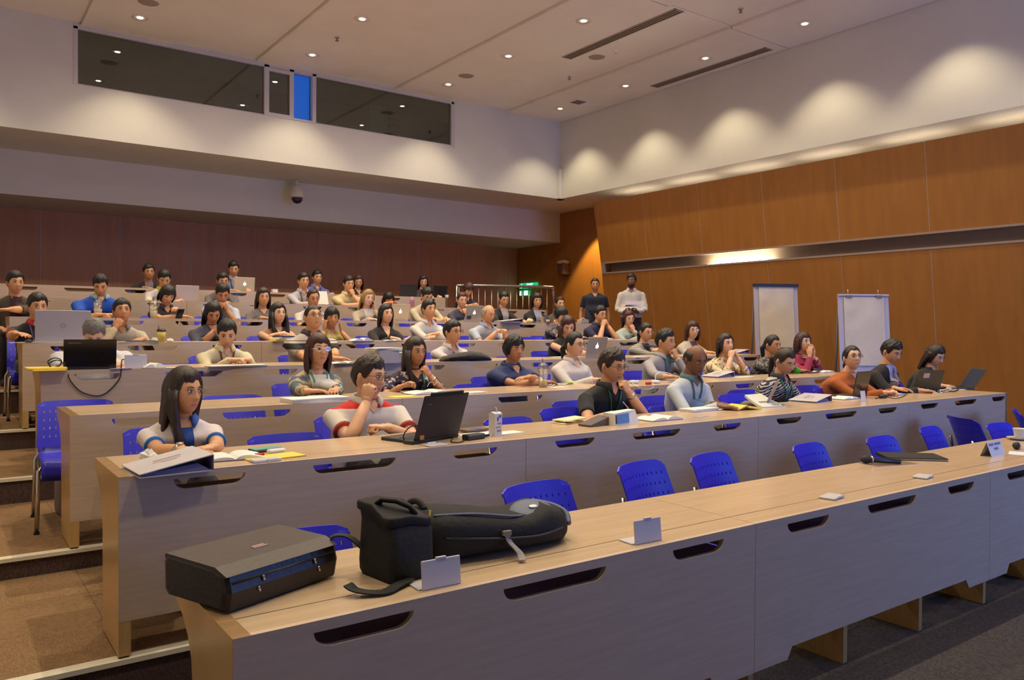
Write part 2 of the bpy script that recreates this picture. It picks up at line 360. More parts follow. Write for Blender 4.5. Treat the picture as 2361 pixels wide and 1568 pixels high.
for x in LX:
    for j, y in enumerate(LY):
        o = dl if first else copy_tree(dl); first = False
        o.location = (x, y, ZC - .052); tag(o, 'recessed ceiling downlight, %s of its column, %s column from the left' % (rows[j], cols[x]), 'lamp', 'recessed ceiling downlights')
def ceiling_item(name, label, cat, x, y, z, build, group=None):
    t = thing(name, label, cat, (x, y, z), 0, group); build(t); return t
spk_m = mat('speaker_grille', (.36, .29, .25), .6)
def spk(t):
    MB().lathe([(.001, -.012), (.10, -.012), (.125, -.006), (.13, 0)], 24).build('grille', [spk_m], t); MB().lathe([(.13, 0), (.14, -.01), (.145, .002)], 24).build('rim', [ceil_m], t)
ceiling_item('ceiling_speaker', 'round ceiling speaker beside the left end downlight', 'speaker', 2.29, 11.44, ZC - .05, spk, 'round ceiling speakers')
ceiling_item('ceiling_speaker', 'round ceiling speaker above the right end of the control window', 'speaker', 7.32, 11.48, ZC - .05, spk, 'round ceiling speakers')
ceiling_item('ceiling_speaker', 'small round ceiling speaker between the two long slot vents', 'speaker', 8.54, 9.53, ZC - .012, spk, 'round ceiling speakers')
def spr(t):
    MB().cyl((0, 0, -.012), .035, .012, 14).build('escutcheon', [steel], t); mb = MB(); mb.tube([(0, 0, -.012), (0, 0, -.05)], .012, 8); mb.cyl((0, 0, -.056), .026, .005, 12); mb.build('head', [mat('sprinkler_brass', (.35, .25, .2), .4, .6)], t)
for x, y, l, dz in ((4.82, 11.12, 'fire sprinkler beside the middle downlights', .05), (8.83, 10.55, 'fire sprinkler near the small square vent', .012), (8.81, 6.94, 'fire sprinkler at the top edge right of the long vent', .012)):
    ceiling_item('sprinkler', l, 'sprinkler', x, y, ZC - dz, spr, 'fire sprinklers')
ceiling_item('smoke_detector', 'white smoke detector on the ceiling beside the small speaker', 'detector', 8.585, 9.14, ZC - .012, lambda t: (MB().lathe([(.001, -.04), (.03, -.04), (.05, -.02), (.055, 0)], 18).build('housing', [ceil_m], t), MB().cyl((0, 0, -.046), .012, .008, 10).build('sensor', [spk_m], t)))
vent_d = mat('vent_dark', (.09, .06, .05), .6); vent_f = mat('vent_frame', (.40, .32, .27), .5)
def slot_vent(t, L_):
    mb = MB(); mb.b2((-.09, -L_ / 2, -.006), (-.072, L_ / 2, .004)); mb.b2((.072, -L_ / 2, -.006), (.09, L_ / 2, .004)); mb.b2((-.09, -L_ / 2, -.006), (.09, -L_ / 2 + .02, .004)); mb.b2((-.09, L_ / 2 - .02, -.006), (.09, L_ / 2, .004)); mb.build('frame', [vent_f], t)
    MB().b2((-.075, -L_ / 2 + .01, -.001), (.075, L_ / 2 - .01, .004)).build('backing', [vent_d], t)
    for x in (-.025, .025): MB().b2((x - .006, -L_ / 2 + .02, -.005), (x + .006, L_ / 2 - .02, 0)).build('slat', [vent_f], t)
ceiling_item('slot_vent', 'longer dark slot air vent in the middle of the ceiling', 'vent', 8.18, 8.66, ZC - .016, lambda t: slot_vent(t, 2.4), 'slot air vents')
ceiling_item('slot_vent', 'dark slot air vent along the right edge of the ceiling', 'vent', 10.3, 8.78, ZC - .055, lambda t: slot_vent(t, 2.4), 'slot air vents')
def sqv(t):
    mb = MB(); [mb.b2(a, b) for a, b in (((-.17, -.17, -.01), (-.12, .17, .004)), ((.12, -.17, -.01), (.17, .17, .004)), ((-.12, -.17, -.01), (.12, -.12, .004)), ((-.12, .12, -.01), (.12, .17, .004)))]; mb.build('frame', [ceil_m], t)
    MB().b2((-.12, -.12, -.001), (.12, .12, .004)).build('backing', [vent_d], t)
    for k in range(5): MB().b2((-.12, -.1 + k * .048, -.008), (.12, -.09 + k * .048, 0)).build('slat', [vent_f], t)
ceiling_item('square_vent', 'small square air vent in the far ceiling corner', 'vent', 9.845, 11.5, ZC - .055, sqv)
# ---------------------------------------------------------------- control room window
wf = mat('window_frame_white', (.62, .60, .62), .45)
win = struct(MB().b2((WX[0], YU + .02, WZ[0]), (WX[1], YU + .1, WZ[0] + .02)), 'window_1', [wf])
def bar(x0, x1, z0, z1, y0=YU - .01, y1=YU + .09): MB().b2((x0, y0, z0), (x1, y1, z1)).build('window_frame', [wf], win)
bar(WX[0] - .03, WX[1] + .03, WZ[1] - .035, WZ[1] + .03); bar(WX[0] - .03, WX[0] + .025, WZ[0], WZ[1]); bar(WX[1] - .025, WX[1] + .05, WZ[0] - .02, WZ[1])
bar(4.33, 4.41, WZ[0], WZ[1]); bar(5.15, 5.215, WZ[0], WZ[1]); bar(4.755, 4.825, WZ[0], WZ[1]); bar(4.41, 4.755, WZ[0], WZ[0] + .06); bar(4.41, 4.755, WZ[1] - .09, WZ[1] - .03); bar(4.825, 5.15, WZ[0], WZ[0] + .03)
wg = glass_mat('control_glass', (.55, .62, .56), .16)
for x0, x1, z0, z1 in ((WX[0] + .02, 4.33, WZ[0], WZ[1] - .03), (4.41, 4.755, WZ[0] + .06, WZ[1] - .08), (5.215, WX[1] - .02, WZ[0], WZ[1] - .03)):
    MB().b2((x0, YU + .035, z0), (x1, YU + .043, z1)).build('pane', [wg], win)
MB().b2((4.825, YU + .13, WZ[0]), (5.15, YU + .15, WZ[1] - .03)).build('blue_glow_panel', [mat('blue_glow', (.02, .12, .5), .6, emit=(.01, .10, .48, .55))], win)  # glowing panel added to stand for the blue light in the open gap
cb = MB(); cb.b2((XA, YU + 1.6, zs + .12), (XB, YU + 1.65, ZC)); struct(cb, 'wall_control_room', [mat('control_room_wall', (.32, .33, .24), .8)])
t = thing('equipment_rack', 'pale equipment rack seen dimly through the control room window', 'rack', (6.85, YU + .75, zs + .12))
MB().b2((-.28, 0, 0), (.1, .4, 1.35)).build('cabinet', [mat('rack_pale', (.35, .5, .5), .5)], t)
for k in range(6): MB().b2((.14, 0, .5 + k * .13), (.42, .35, .53 + k * .13)).build('shelf', [mat('rack_grey', (.2, .2, .18), .5)], t)
# dome camera
t = thing('dome_camera', 'white dome security camera hanging under the bulkhead soffit', 'camera', (5.36, 14.15, 4.192))
MB().tube([(0, .3, -.06), (0, .12, -.05), (0, 0, -.04), (0, 0, -.13)], .03, 10).build('bracket', [white_pl], t)
dm = mat('dome_white', (.8, .74, .62), .4)
MB().lathe([(.001, -.10), (.05, -.105), (.08, -.14), (.12, -.22), (.135, -.30), (.13, -.34), (.001, -.345)], 24).build('housing', [dm], t)
MB().lathe([(.10, -.34), (.095, -.39), (.06, -.435), (.001, -.45)], 20).build('dome', [mat('dome_dark', (.05, .02, .06), .12)], t)
# ---------------------------------------------------------------- lecture desks
CUT = ((.205, .495, .0), (.80, 1.215, .0), (1.535, 1.81, 0))
def cut_loop(a, b):
    zt, zb = DH - .030, DH - .073; r = .055; pts = []
    for k in range(8): t = k / 7 * PI / 2; pts.append((b - r * (1 - math.cos(t)), zt - (zt - zb) * math.sin(t)))
    for k in range(8): t = (7 - k) / 7 * PI / 2; pts.append((a + r * (1 - math.cos(t)), zt - (zt - zb) * math.sin(t)))
    return pts
DM = {}
def desk_meshes(w, first):
    key = (round(w, 3), first)
    if key in DM: return DM[key]
    if first: out = [(0, .14), (.215, .14), (.245, .188), (w - .26, .188), (w - .225, .14), (w, .14), (w, DH), (0, DH)]
    else: out = [(0, .15), (w, .15), (w, DH), (0, DH)]
    out = [(min(max(x, .0015), w - .0015), z) for x, z in out]
    cuts = [cut_loop(a, b) for a, b, _ in CUT if b < w - .04]
    pm = MB().prism(out, .02, axis='y', holes=cuts).mesh('front_panel', [panel_m])
    dt = MB(); dt.b2((.0015, .02, DH - .028), (w - .0015, .128, DH)); dt.b2((.0015, .133, DH - .028), (w - .0015, DD, DH)); dt.b2((.01, .12, DH - .03), (w - .01, .14, DH - .012), 1)
    dm_ = dt.mesh('desktop', [beech, under_m])
    sh = MB().b2((.03, .022, DH - .135), (w - .03, .36, DH - .12)).mesh('shelf', [dark_in])
    DM[key] = (pm, dm_, sh); return DM[key]
sup_me = MB().b2((-.015, .03, 0), (.015, .42, DH - .14)).mesh('support', [beech_side])
prof = [(0, .012), (.365, .012), (.368, .46), (.385, .545), (.425, .60), (.48, .638), (.535, .660), (DD, .672), (DD, DH), (0, DH)]
end_me = MB().prism(prof, .045, axis='x').b2((.004, .01, 0), (.041, .35, .012), 1).mesh('side_panel', [beech_side, black_rb])
POS = ('left end', 'second from left', 'third from left', 'right end')
for i in range(1, 9):
    x = XL
    for k in range(4):
        w = (2, 2, 2, 1.86)[k] if i < 8 else (2, 2, 2, .75)[k]
        t = thing('lecture_desk', '%s unit of the %s row of pale beech lecture desks' % (POS[k], ORD[i]), 'desk', (x, YR[i], ZF[i]), 0, 'lecture desks in tiered rows')
        pm, dm_, sh = desk_meshes(w, i == 1)
        link('front_panel', pm, t); link('desktop', dm_, t); link('shelf', sh, t)
        for sx in (.68, 1.335):
            if sx < w - .1: link('support', sup_me, t, (sx, 0, 0))
        if k: link('support', sup_me, t, (.017, 0, 0))
        if k == 0: link('side_panel', end_me, t, (0.001, .0205 if 0 else 0, 0)).scale = (1, 1, 1)
        if k == 3: link('side_panel', end_me, t, (w - .046, 0, 0))
        if k == 0:
            for ch in t.children:
                if ch.name.startswith('front_panel'): ch.location = (0, -.0005, 0)
        x += w
# ---------------------------------------------------------------- blue chairs
def chair_meshes():
    nx, nz = 25, 17; W_, z0, z1 = .222, .475, .765; vs = []; th = .009
    gx = [0, .06] + [.06 + .88 * (k // 2 * 1.0 / 11.5 + (k % 2) * .028) for k in range(1, 24)]; gx = [0.0]
    for k in range(12): gx += [.078 + k * .0755, .078 + k * .0755 + .017]
    gx = gx + [1.0]; gz = [0.0]
    for k in range(4): gz += [.20 + k * .18, .20 + k * .18 + .05]
    gz += [.90, .95, 1.0]; nx = len(gx) - 1; nz = len(gz) - 1
    def pt(u, v, o):
        x = (u - .5) * 2 * W_ * (1 - .05 * v); z = z0 + (z1 - z0) * v
        e = abs(u - .5) * 2
        z -= .018 * max(0, e - .8) / .2 * (v > .9)
        return (x, .195 + .105 * v + .014 * v * v - .05 * e * e + o, z)
    N1 = (nx + 1) * (nz + 1)
    for o in (0, th):
        for j in range(nz + 1):
            for i_ in range(nx + 1): vs.append(pt(gx[i_], gz[j], o))
    hole = lambda i_, j: 0 < i_ < nx - 1 and i_ % 2 == 1 and j in (1, 3, 5, 7)
    id_ = lambda i_, j, s: s * N1 + j * (nx + 1) + i_
    fs = []
    for j in range(nz):
        for i_ in range(nx):
            q = [(i_, j), (i_ + 1, j), (i_ + 1, j + 1), (i_, j + 1)]
            if not hole(i_, j): fs.append(tuple(id_(a, b, 0) for a, b in q)); fs.append(tuple(id_(a, b, 1) for a, b in q[::-1]))
            for e, (di, dj) in enumerate(((0, -1), (1, 0), (0, 1), (-1, 0))):
                a, b = q[e], q[(e + 1) % 4]; ni, nj = i_ + di, j + dj
                outside = not (0 <= ni < nx and 0 <= nj < nz)
                if (not hole(i_, j)) and (outside or hole(ni, nj)): fs.append((id_(*a, 0), id_(*a, 1), id_(*b, 1), id_(*b, 0)))
    back = MB().add(vs, fs, 0, False).mesh('backrest', [blue_pl])
    n = 16; sv = []
    prof_ = [(-.235, .33), (-.24, .385), (-.232, .418), (-.20, .432), (-.1, .43), (0, .422), (.1, .423), (.18, .44), (.225, .475)]
    mbs = MB(); cols_ = []
    for s_ in (0, .012):
        for y, z in prof_:
            for k in range(n + 1):
                u = k / n * 2 - 1; sv.append((u * .212, y - (0 if s_ else 0), z - s_ + .012 * abs(u) ** 3))
    m_ = len(prof_); ff = []
    for s_ in (0, 1):
        for j in range(m_ - 1):
            for k in range(n):
                b0 = s_ * m_ * (n + 1); q = (b0 + j * (n + 1) + k, b0 + j * (n + 1) + k + 1, b0 + (j + 1) * (n + 1) + k + 1, b0 + (j + 1) * (n + 1) + k); ff.append(q if s_ == 0 else q[::-1])
    o2 = m_ * (n + 1)
    for j in range(m_ - 1): ff.append((j * (n + 1), (j + 1) * (n + 1), o2 + (j + 1) * (n + 1), o2 + j * (n + 1))); ff.append((j * (n + 1) + n, o2 + j * (n + 1) + n, o2 + (j + 1) * (n + 1) + n, (j + 1) * (n + 1) + n))
    for k in range(n): ff.append((k, o2 + k, o2 + k + 1, k + 1)); b_ = (m_ - 1) * (n + 1); ff.append((b_ + k, b_ + k + 1, o2 + b_ + k + 1, o2 + b_ + k))
    seat = MB().add(sv, ff, 0, True).mesh('seat', [blue_pl])
    legs = []
    for sx in (-1, 1):
        legs.append(MB().tube([(sx * .20, -.19, .41), (sx * .225, -.215, .385), (sx * .235, -.225, 0.012)], .0125, 8).add(*MB_cap(sx * .235, -.225)).mesh('leg', [chrome, black_rb]))
        legs.append(MB().tube([(sx * .15, .275, .60), (sx * .17, .246, .50), (sx * .225, .235, .39), (sx * .235, .27, .012)], .0125, 8).add(*MB_cap(sx * .235, .27)).mesh('leg', [chrome, black_rb]))
    fr = MB(); fr.tube([(-.21, -.17, .405), (-.21, .22, .405)], .011, 8); fr.tube([(.21, -.17, .405), (.21, .22, .405)], .011, 8); fr.tube([(-.21, .1, .4), (.21, .1, .4)], .011, 8); fr.b2((-.2, -.12, .39), (.2, .08, .41))
    return back, seat, legs, fr.mesh('seat_frame', [black_pl])
def MB_cap(x, y):
    m = MB().cyl((x, y, 0), .016, .018, 8, 0); return m.v, m.f, 1
CH = chair_meshes()
def chair(x, y, z, rz, label, group='blue stacking chairs'):
    t = thing('stacking_chair', label, 'chair', (x, y, z), rz, group)
    link('backrest', CH[0], t); link('seat', CH[1], t)
    for l in CH[2]: link('leg', l, t)
    link('seat_frame', CH[3], t); return t
EMPTY = [  # row, pixel of the top middle of the backrest, turn, label
    (1, 672, 1246, 0, 'empty blue chair mostly hidden behind the black briefcase'),
    (1, 1222, 1113, 8, 'empty blue chair behind the black backpack on the front desk'),
    (1, 1463, 1066, 12, 'empty blue front row chair, first right of the backpack'),
    (1, 1622, 1047, 12, 'empty blue front row chair, second right of the backpack'),
    (1, 1850, 1024, 10, 'empty blue front row chair behind the flat clear sheet'),
    (1, 2018, 1007, 6, 'empty blue front row chair behind the black notebook'),
    (1, 2132, 985, 10, 'empty blue front row chair left of the sideways turned chair'),
    (1, 2208, 958, 55, 'empty blue front row chair turned sideways'),
    (1, 2292, 976, 0, 'low seen empty blue chair behind the name card'),
    (1, 2338, 942, 25, 'empty blue front row chair at the right edge, behind the coffee cup'),
    (2, 652, 1000, 0, 'empty blue chair between the long haired woman and the man in red and white polo'),
    (2, 1162, 969, 6, 'empty blue chair behind the milk carton'),
    (2, 1282, 940, 10, 'empty blue chair left of the man in black polo'),
    (2, 1530, 936, 0, 'empty blue chair right of the man in black polo'),
    (2, 1685, 909, 0, 'empty blue chair right of the balding man in pale shirt'),
    (2, 1897, 895, 0, 'empty blue chair left of the woman in the orange shawl'),
    (3, 174, 922, -3, 'empty blue chair at the left end of the third row, seen whole'),
    (3, 532, 911, 0, 'empty blue chair right of the long haired woman, third row'),
    (3, 1088, 885, 0, 'empty blue chair left of the woman in navy shirt'),
    (4, 402, 841, 0, 'empty blue chair right of the grey haired man, fourth row'),
    (4, 1172, 822, 0, 'empty blue chair behind the woman in navy shirt, fourth row'),
    (4, 1258, 819, 0, 'empty blue chair left of the woman in black sleeveless top'),
    (5, 586, 785, 0, 'empty blue chair left of the woman with crossed bare arms, fifth row'),
    (5, 1225, 777, 0, 'empty blue chair right of the bald man in blue shirt, fifth row'),
]
for r_, px, py, rz, lab in EMPTY:
    p = atz(px, py, ZF[r_] + .765); e = YR[r_] + DD
    y = max(e + .40, min(p.y, e + .55)); q = aty(px, py, y); a = R(rz)
    o = chair(q.x + math.sin(a) * .305, y - math.cos(a) * .305, ZF[r_], a, lab, 'empty blue chairs')
    o.scale = (1, 1, max(.93, min(1.03, (q.z - ZF[r_]) / .765)))
# ---------------------------------------------------------------- people
SK = {}
def skin(k):
    base = {'l': (.76, .43, .26), 'm': (.68, .35, .18), 't': (.55, .26, .125), 'd': (.24, .10, .05), 'p': (.78, .48, .36)}[k]
    return mat('skin_' + k, base, .5, noise=.08, nscale=(40, 40, 40))
eye_w = mat('eye_white', (.48, .44, .41), .3); iris_m = mat('dark_iris', (.02, .012, .01), .15)
def lipm(k): return mat('lips_' + k, tuple(a * b for a, b in zip({'l': (.76, .43, .26), 'm': (.68, .35, .18), 't': (.55, .26, .125), 'd': (.24, .10, .05), 'p': (.78, .48, .36)}[k], (.82, .55, .6))), .4)
HC = {'k': (.012, .010, .010), 'b': (.035, .018, .012), 'r': (.07, .022, .018), 'g': (.20, .19, .18), 'w': (.42, .40, .37), 'y': (.42, .24, .09)}
def hairm(k): return mat('hair_' + k, HC[k], .42, noise=.45, nscale=(160, 160, 9), bump=.35, bscale=(190, 190, 10))
def head_surf(D, fem=0):
    """D: n x 3 unit directions -> points on a head 0.23 m tall, face towards -Y"""
    P = D * np.array([.074, .094, .116])
    x, y, z = P[:, 0].copy(), P[:, 1].copy(), P[:, 2].copy()
    t = np.clip(-z / .116, 0, 1); front = np.clip(-D[:, 1] * 2.2, 0, 1); backm = np.clip(D[:, 1] * 2, 0, 1)
    x *= 1 - (.10 + .05 * fem) * t + .10 * t ** 4; x *= 1 + .05 * backm * np.clip(z / .116, 0, 1)
    y = np.where(y < 0, y * (1 + .25 * t ** 2 + .55 * t ** 6), y * (1 - .38 * t ** 1.2)); y += .012 * backm * np.clip(1 - abs(z) / .1, 0, 1)
    f = front
    y += f * .006 * np.exp(-((abs(x) - .031) / .014) ** 2 - ((z - .010) / .011) ** 2)
    y -= f * .004 * np.exp(-(x / .045) ** 2 - ((z - .030) / .010) ** 2)
    up_ = np.clip((.014 - z) / .042, 0, 1); low = 1 / (1 + np.exp((-.036 - z) / .0022))
    y -= f * (.004 + .021 * up_ ** 1.3) * low * (z < .02) * np.exp(-(x / (.0075 + .0085 * up_)) ** 2)
    y -= f * .004 * np.exp(-(x / .026) ** 2 - ((z + .063) / .012) ** 2)
    y += f * .003 * np.exp(-(x / .03) ** 2 - ((z + .082) / .006) ** 2)
    y -= f * .003 * np.exp(-((abs(x) - .04) / .018) ** 2 - ((z + .025) / .02) ** 2)
    return np.stack([x, y, z], 1)
def head_grid(nu, nv):
    s = np.linspace(-PI, PI, nu, endpoint=False); a = s - .55 * np.sin(s)
    t = np.linspace(0, PI, nv + 1); t = t + .12 * np.sin(2 * t) * 0
    A, T = np.meshgrid(a, t); D = np.stack([np.sin(A) * np.sin(T), -np.cos(A) * np.sin(T), np.cos(T)], -1).reshape(-1, 3)
    F = [(i * nu + k, (i + 1) * nu + k, (i + 1) * nu + (k + 1) % nu, i * nu + (k + 1) % nu) for i in range(nv) for k in range(nu)]
    return D, F
HEADS = {}
def head_mb(fem, lod):
    if (fem, lod) in HEADS: return HEADS[fem, lod]
    D, F = head_grid(*((60, 46) if lod == 0 else (34, 26))); mb = MB(); mb.add(head_surf(D, fem), F, 0, True)
    seg = (12, 7) if lod == 0 else (8, 5)
    for s in (-1, 1):
        mb.ell((s * .031, -.0865, .009), (.0145, .009, .0058), *seg, mi=1)
        mb.ell((s * .0305, -.0925, .009), (.0058, .004, .0056), *seg, mi=2)
        mb.tube([(s * .017, -.0885, .0165), (s * .031, -.0915, .0185), (s * .0445, -.083, .014)], [.002, .0026, .0018], 6, 3)
        mb.tube([(s * .015, -.0955, .029), (s * .030, -.0955, .0345), (s * .047, -.084, .030)], [.0026, .0034, .0016], 6, 3, flat=1)
        E = Euler((R(8), 0, R(s * -18))).to_matrix()
        mb.ell((s * .0755, .010, -.004), (.0075, .017, .031), *seg, mi=0, rot=E)
        mb.ell((s * .0785, .006, -.001), (.0065, .009, .018), *seg, mi=0, rot=E)
    mb.tube([(-.023, -.0795, -.0615), (-.010, -.0895, -.0575), (0, -.0905, -.059), (.010, -.0895, -.0575), (.023, -.0795, -.0615)], [.0015, .0040, .0038, .0040, .0015], 7, 4)
    mb.tube([(-.020, -.0795, -.0635), (-.008, -.0885, -.0675), (.008, -.0885, -.0675), (.020, -.0795, -.0635)], [.0015, .0046, .0046, .0015], 7, 4)
    HEADS[fem, lod] = mb; return mb
def hair_cap(style, lod):
    """scalp shell from the crown to a hairline"""
    zf, zs_, zb, th = {'short': (.058, -.012, -.075, .017), 'buzz': (.062, .0, -.065, .007), 'bald': (.2, .0, -.07, .008), 'reced': (.078, -.005, -.07, .013), 'shortf': (.040, -.05, -.09, .019),
                       'long': (.060, -.07, -.10, .020), 'fringe': (.034, -.07, -.10, .021), 'bob': (.05, -.075, -.10, .022), 'pony': (.066, -.012, -.075, .011)}[style]
    nu, nv = (56, 16) if lod == 0 else (32, 10); V = []; A = np.linspace(-PI, PI, nu, endpoint=False); A = A - .3 * np.sin(A)
    rng = np.random.RandomState(3)
    D = []; Hh = []
    for j in range(nv + 1):
        for a in A:
            d = abs(math.degrees(a)); part = .010 * math.sin(a * 1.0) if style in ('long', 'fringe', 'short', 'shortf', 'reced') else 0
            if style == 'bald': zl = zs_ if d > 60 else zs_; top = .062 if d > 62 else -.0
            if d < 42: zl = zf + part * 1.5 + .004 * math.sin(a * 9)
            elif d < 78: k = (d - 42) / 36; k = k * k * (3 - 2 * k); zl = zf * (1 - k) + zs_ * k
            elif d < 105: zl = zs_ + (.018 if style in ('short', 'buzz', 'reced', 'pony') else 0) * math.sin((d - 78) / 27 * PI)
            else: k = min(1, (d - 105) / 35); zl = zs_ * (1 - k) + zb * k
            if style == 'bald':
                if d < 62: t0 = t1 = PI * .5
                else: t0 = math.acos(.55); t1 = math.acos(max(-.95, (zs_ if d < 105 else zs_ * (1 - min(1, (d - 105) / 35)) + zb * min(1, (d - 105) / 35)) / .116))
            else: t0 = 0; t1 = math.acos(max(-.97, min(.97, zl / .116)))
            t = t0 + (t1 - t0) * j / nv; v = j / nv
            D.append((math.sin(a) * math.sin(t), -math.cos(a) * math.sin(t), math.cos(t)))
            e = (1 - v ** 5) if style != 'bald' else 4 * v * (1 - v) * .9 + .1
            if style in ('long', 'fringe', 'bob') and d > 70: e = max(e, .75)
            tex = 1 + (.16 * math.sin(a * 7 + j) + .12 * math.sin(a * 13 - 2 * j)) * (style in ('short', 'shortf', 'reced'))
            Hh.append(.0025 + th * e * tex * (1 + .25 * (d < 70) * (style in ('short', 'fringe', 'shortf')) * v))
    D = np.array(D); P = head_surf(D); P = P + D * np.array(Hh)[:, None]
    F = [(i * nu + k, (i + 1) * nu + k, (i + 1) * nu + (k + 1) % nu, i * nu + (k + 1) % nu) for i in range(nv) for k in range(nu)]
    if style == 'bald': F = [f for f in F if all(abs(D[q][0]) > 1e-9 and math.degrees(abs(math.atan2(D[q][0], -D[q][1]))) > 63 for q in f)]
    return P, F
def hair_mb(style, lod, L=0.3, front=0):
    mb = MB(); P, F = hair_cap({'longf': 'fringe'}.get(style, style), lod); mb.add(P, F, 0, True)
    if style in ('long', 'fringe', 'bob'):
        n = 22 if lod == 0 else 14; lv = 10 if lod == 0 else 6; vs = []
        for j in range(lv + 1):
            t = j / lv; z = .045 - (L + .045) * t; a0 = R(62 + 30 * min(1, t * 1.5) * (style != 'bob') + 10 * t)
            rx = .092 + .018 * math.sin(min(1, t * 1.6) * PI / 2) - .018 * t * t * (style != 'bob'); ry = .105 - .01 * t
            yo = .006 + .022 * t; thk = .030 * (1 - .45 * t)
            if style == 'bob': rx = .094 + .012 * math.sin(t * PI); ry = .104; thk = .03 * (1 - .5 * t ** 3)
            for s in (0, 1):
                for k in range(n + 1):
                    a = a0 + (2 * PI - 2 * a0) * (k / n if s == 0 else 1 - k / n); q = thk * s; w = .004 * math.sin(a * 11 + 3 * t)
                    vs.append(((rx - q + w) * math.sin(a), -(ry - q + w) * math.cos(a) + yo, z))
        m = 2 * (n + 1); fs = [(j * m + k, j * m + (k + 1) % m, (j + 1) * m + (k + 1) % m, (j + 1) * m + k) for j in range(lv) for k in range(m)]
        fs += [tuple(range(m))[::-1], tuple(lv * m + k for k in range(m))]; mb.add(vs, fs, 0, True)
    if front:                                            # locks falling in front of the shoulder(s): -1, 1 or 2 = both
        for s in ((-1, 1) if front == 2 else (front,)):
            for q in range(4):
                o = .012 * q; mb.tube([(s * (.070 + o * .3), -.035 + o, .03), (s * (.086 + o * .2), -.038 + o, -.06), (s * (.086 - o * .3), -.055 + o * .6, -.16), (s * (.075 - o), -.085 + o * .4, -.16 - (L - .16) * .6), (s * (.062 - o), -.085 + o * .3, -L - .01 * q)], [.014, .02, .022, .02, .006], 8, 0)
    if style == 'pony':
        mb.ell((0, .105, .0), (.03, .03, .035), 10, 7); mb.tube([(0, .115, 0), (0, .15, -.05), (.01, .14, -.14), (.015, .12, -.16 - L * .3)], [.022, .028, .024, .005], 8)
    return mb
# hands: palm at origin, fingers +Y, back of hand +Z, thumb towards -X
def hand_prims(kind):
    c = {'flat': (12, 18, 12), 'curl': (42, 55, 35), 'fist': (75, 95, 55)}[kind]; mb = MB()
    mb.ell((0, .045, 0), (.041, .054, .0155), 14, 9); mb.ell((-.02, .03, -.004), (.022, .035, .016), 12, 8); mb.tube([(0, -.035, 0), (0, .02, 0)], [.026, .028], 12, flat=.72)
    for x, l, sp in ((-.030, .074, 5), (-.010, .082, 1), (.010, .077, -3), (.029, .060, -8)):
        p = Vector((x, .086 - abs(x + .005) * .25, .002)); pts = [p - Vector((0, .03, 0)), p]; ang = 0
        for k, fr_ in enumerate((.46, .30, .24)):
            ang += R(c[k]); d = Vector((math.sin(R(sp)) * -1, math.cos(ang), -math.sin(ang))); p = p + d * l * fr_; pts.append(p)
        mb.tube(pts, [.0095, .0092, .0085, .0078, .0062], 9); mb.ell(pts[-1], (.0062, .0062, .0062), 8, 6)
    th = {'flat': [(-.025, .02, -.004), (-.052, .052, -.010), (-.062, .082, -.014), (-.064, .104, -.017)], 'curl': [(-.025, .02, -.006), (-.046, .05, -.022), (-.042, .078, -.036), (-.028, .098, -.044)], 'fist': [(-.025, .02, -.008), (-.042, .046, -.028), (-.030, .070, -.042), (-.006, .078, -.046)]}[kind]
    mb.tube(th, [.015, .0125, .0105, .0075], 9); mb.ell(th[-1], (.0075, .0075, .0075), 8, 6); return mb
def remesh_many(items):
    """items: list of (MB, voxel, smooth) -> (verts, faces)"""
    obs = []
    for mb, vox, sm in items:
        me = mb.mesh('tmp', []) if not mb.m else mb.mesh('tmp', [paint]); o = bpy.data.objects.new('tmp', me); C.objects.link(o)
        m = o.modifiers.new('r', 'REMESH'); m.mode = 'VOXEL'; m.voxel_size = vox
        if sm: q = o.modifiers.new('s', 'SMOOTH'); q.iterations = sm; q.factor = .5
        obs.append(o)
    dg = bpy.context.evaluated_depsgraph_get(); out = []
    for o in obs:
        me = o.evaluated_get(dg).to_mesh(); n = len(me.vertices); v = np.empty(n * 3); me.vertices.foreach_get('co', v)
        out.append((v.reshape(-1, 3), [tuple(p.vertices) for p in me.polygons])); o.evaluated_get(dg).to_mesh_clear()
    for o in obs:
        me = o.data; bpy.data.objects.remove(o); bpy.data.meshes.remove(me)
    return out
hk = [(k, l) for k in ('flat', 'curl', 'fist') for l in (0, 1)]
HANDS = dict(zip(hk, remesh_many([(hand_prims(k), .0042 if l == 0 else .0075, 2) for k, l in hk])))
def fabric(spec):
    """colour tuple or named print"""
    if isinstance(spec, str): return PRINT[spec]
    return mat('fabric_%02x%02x%02x' % tuple(int(c * 255) for c in spec), spec, .85, noise=.10, nscale=(14, 14, 14), bump=.35, bscale=(9, 9, 9), sheen=.1)
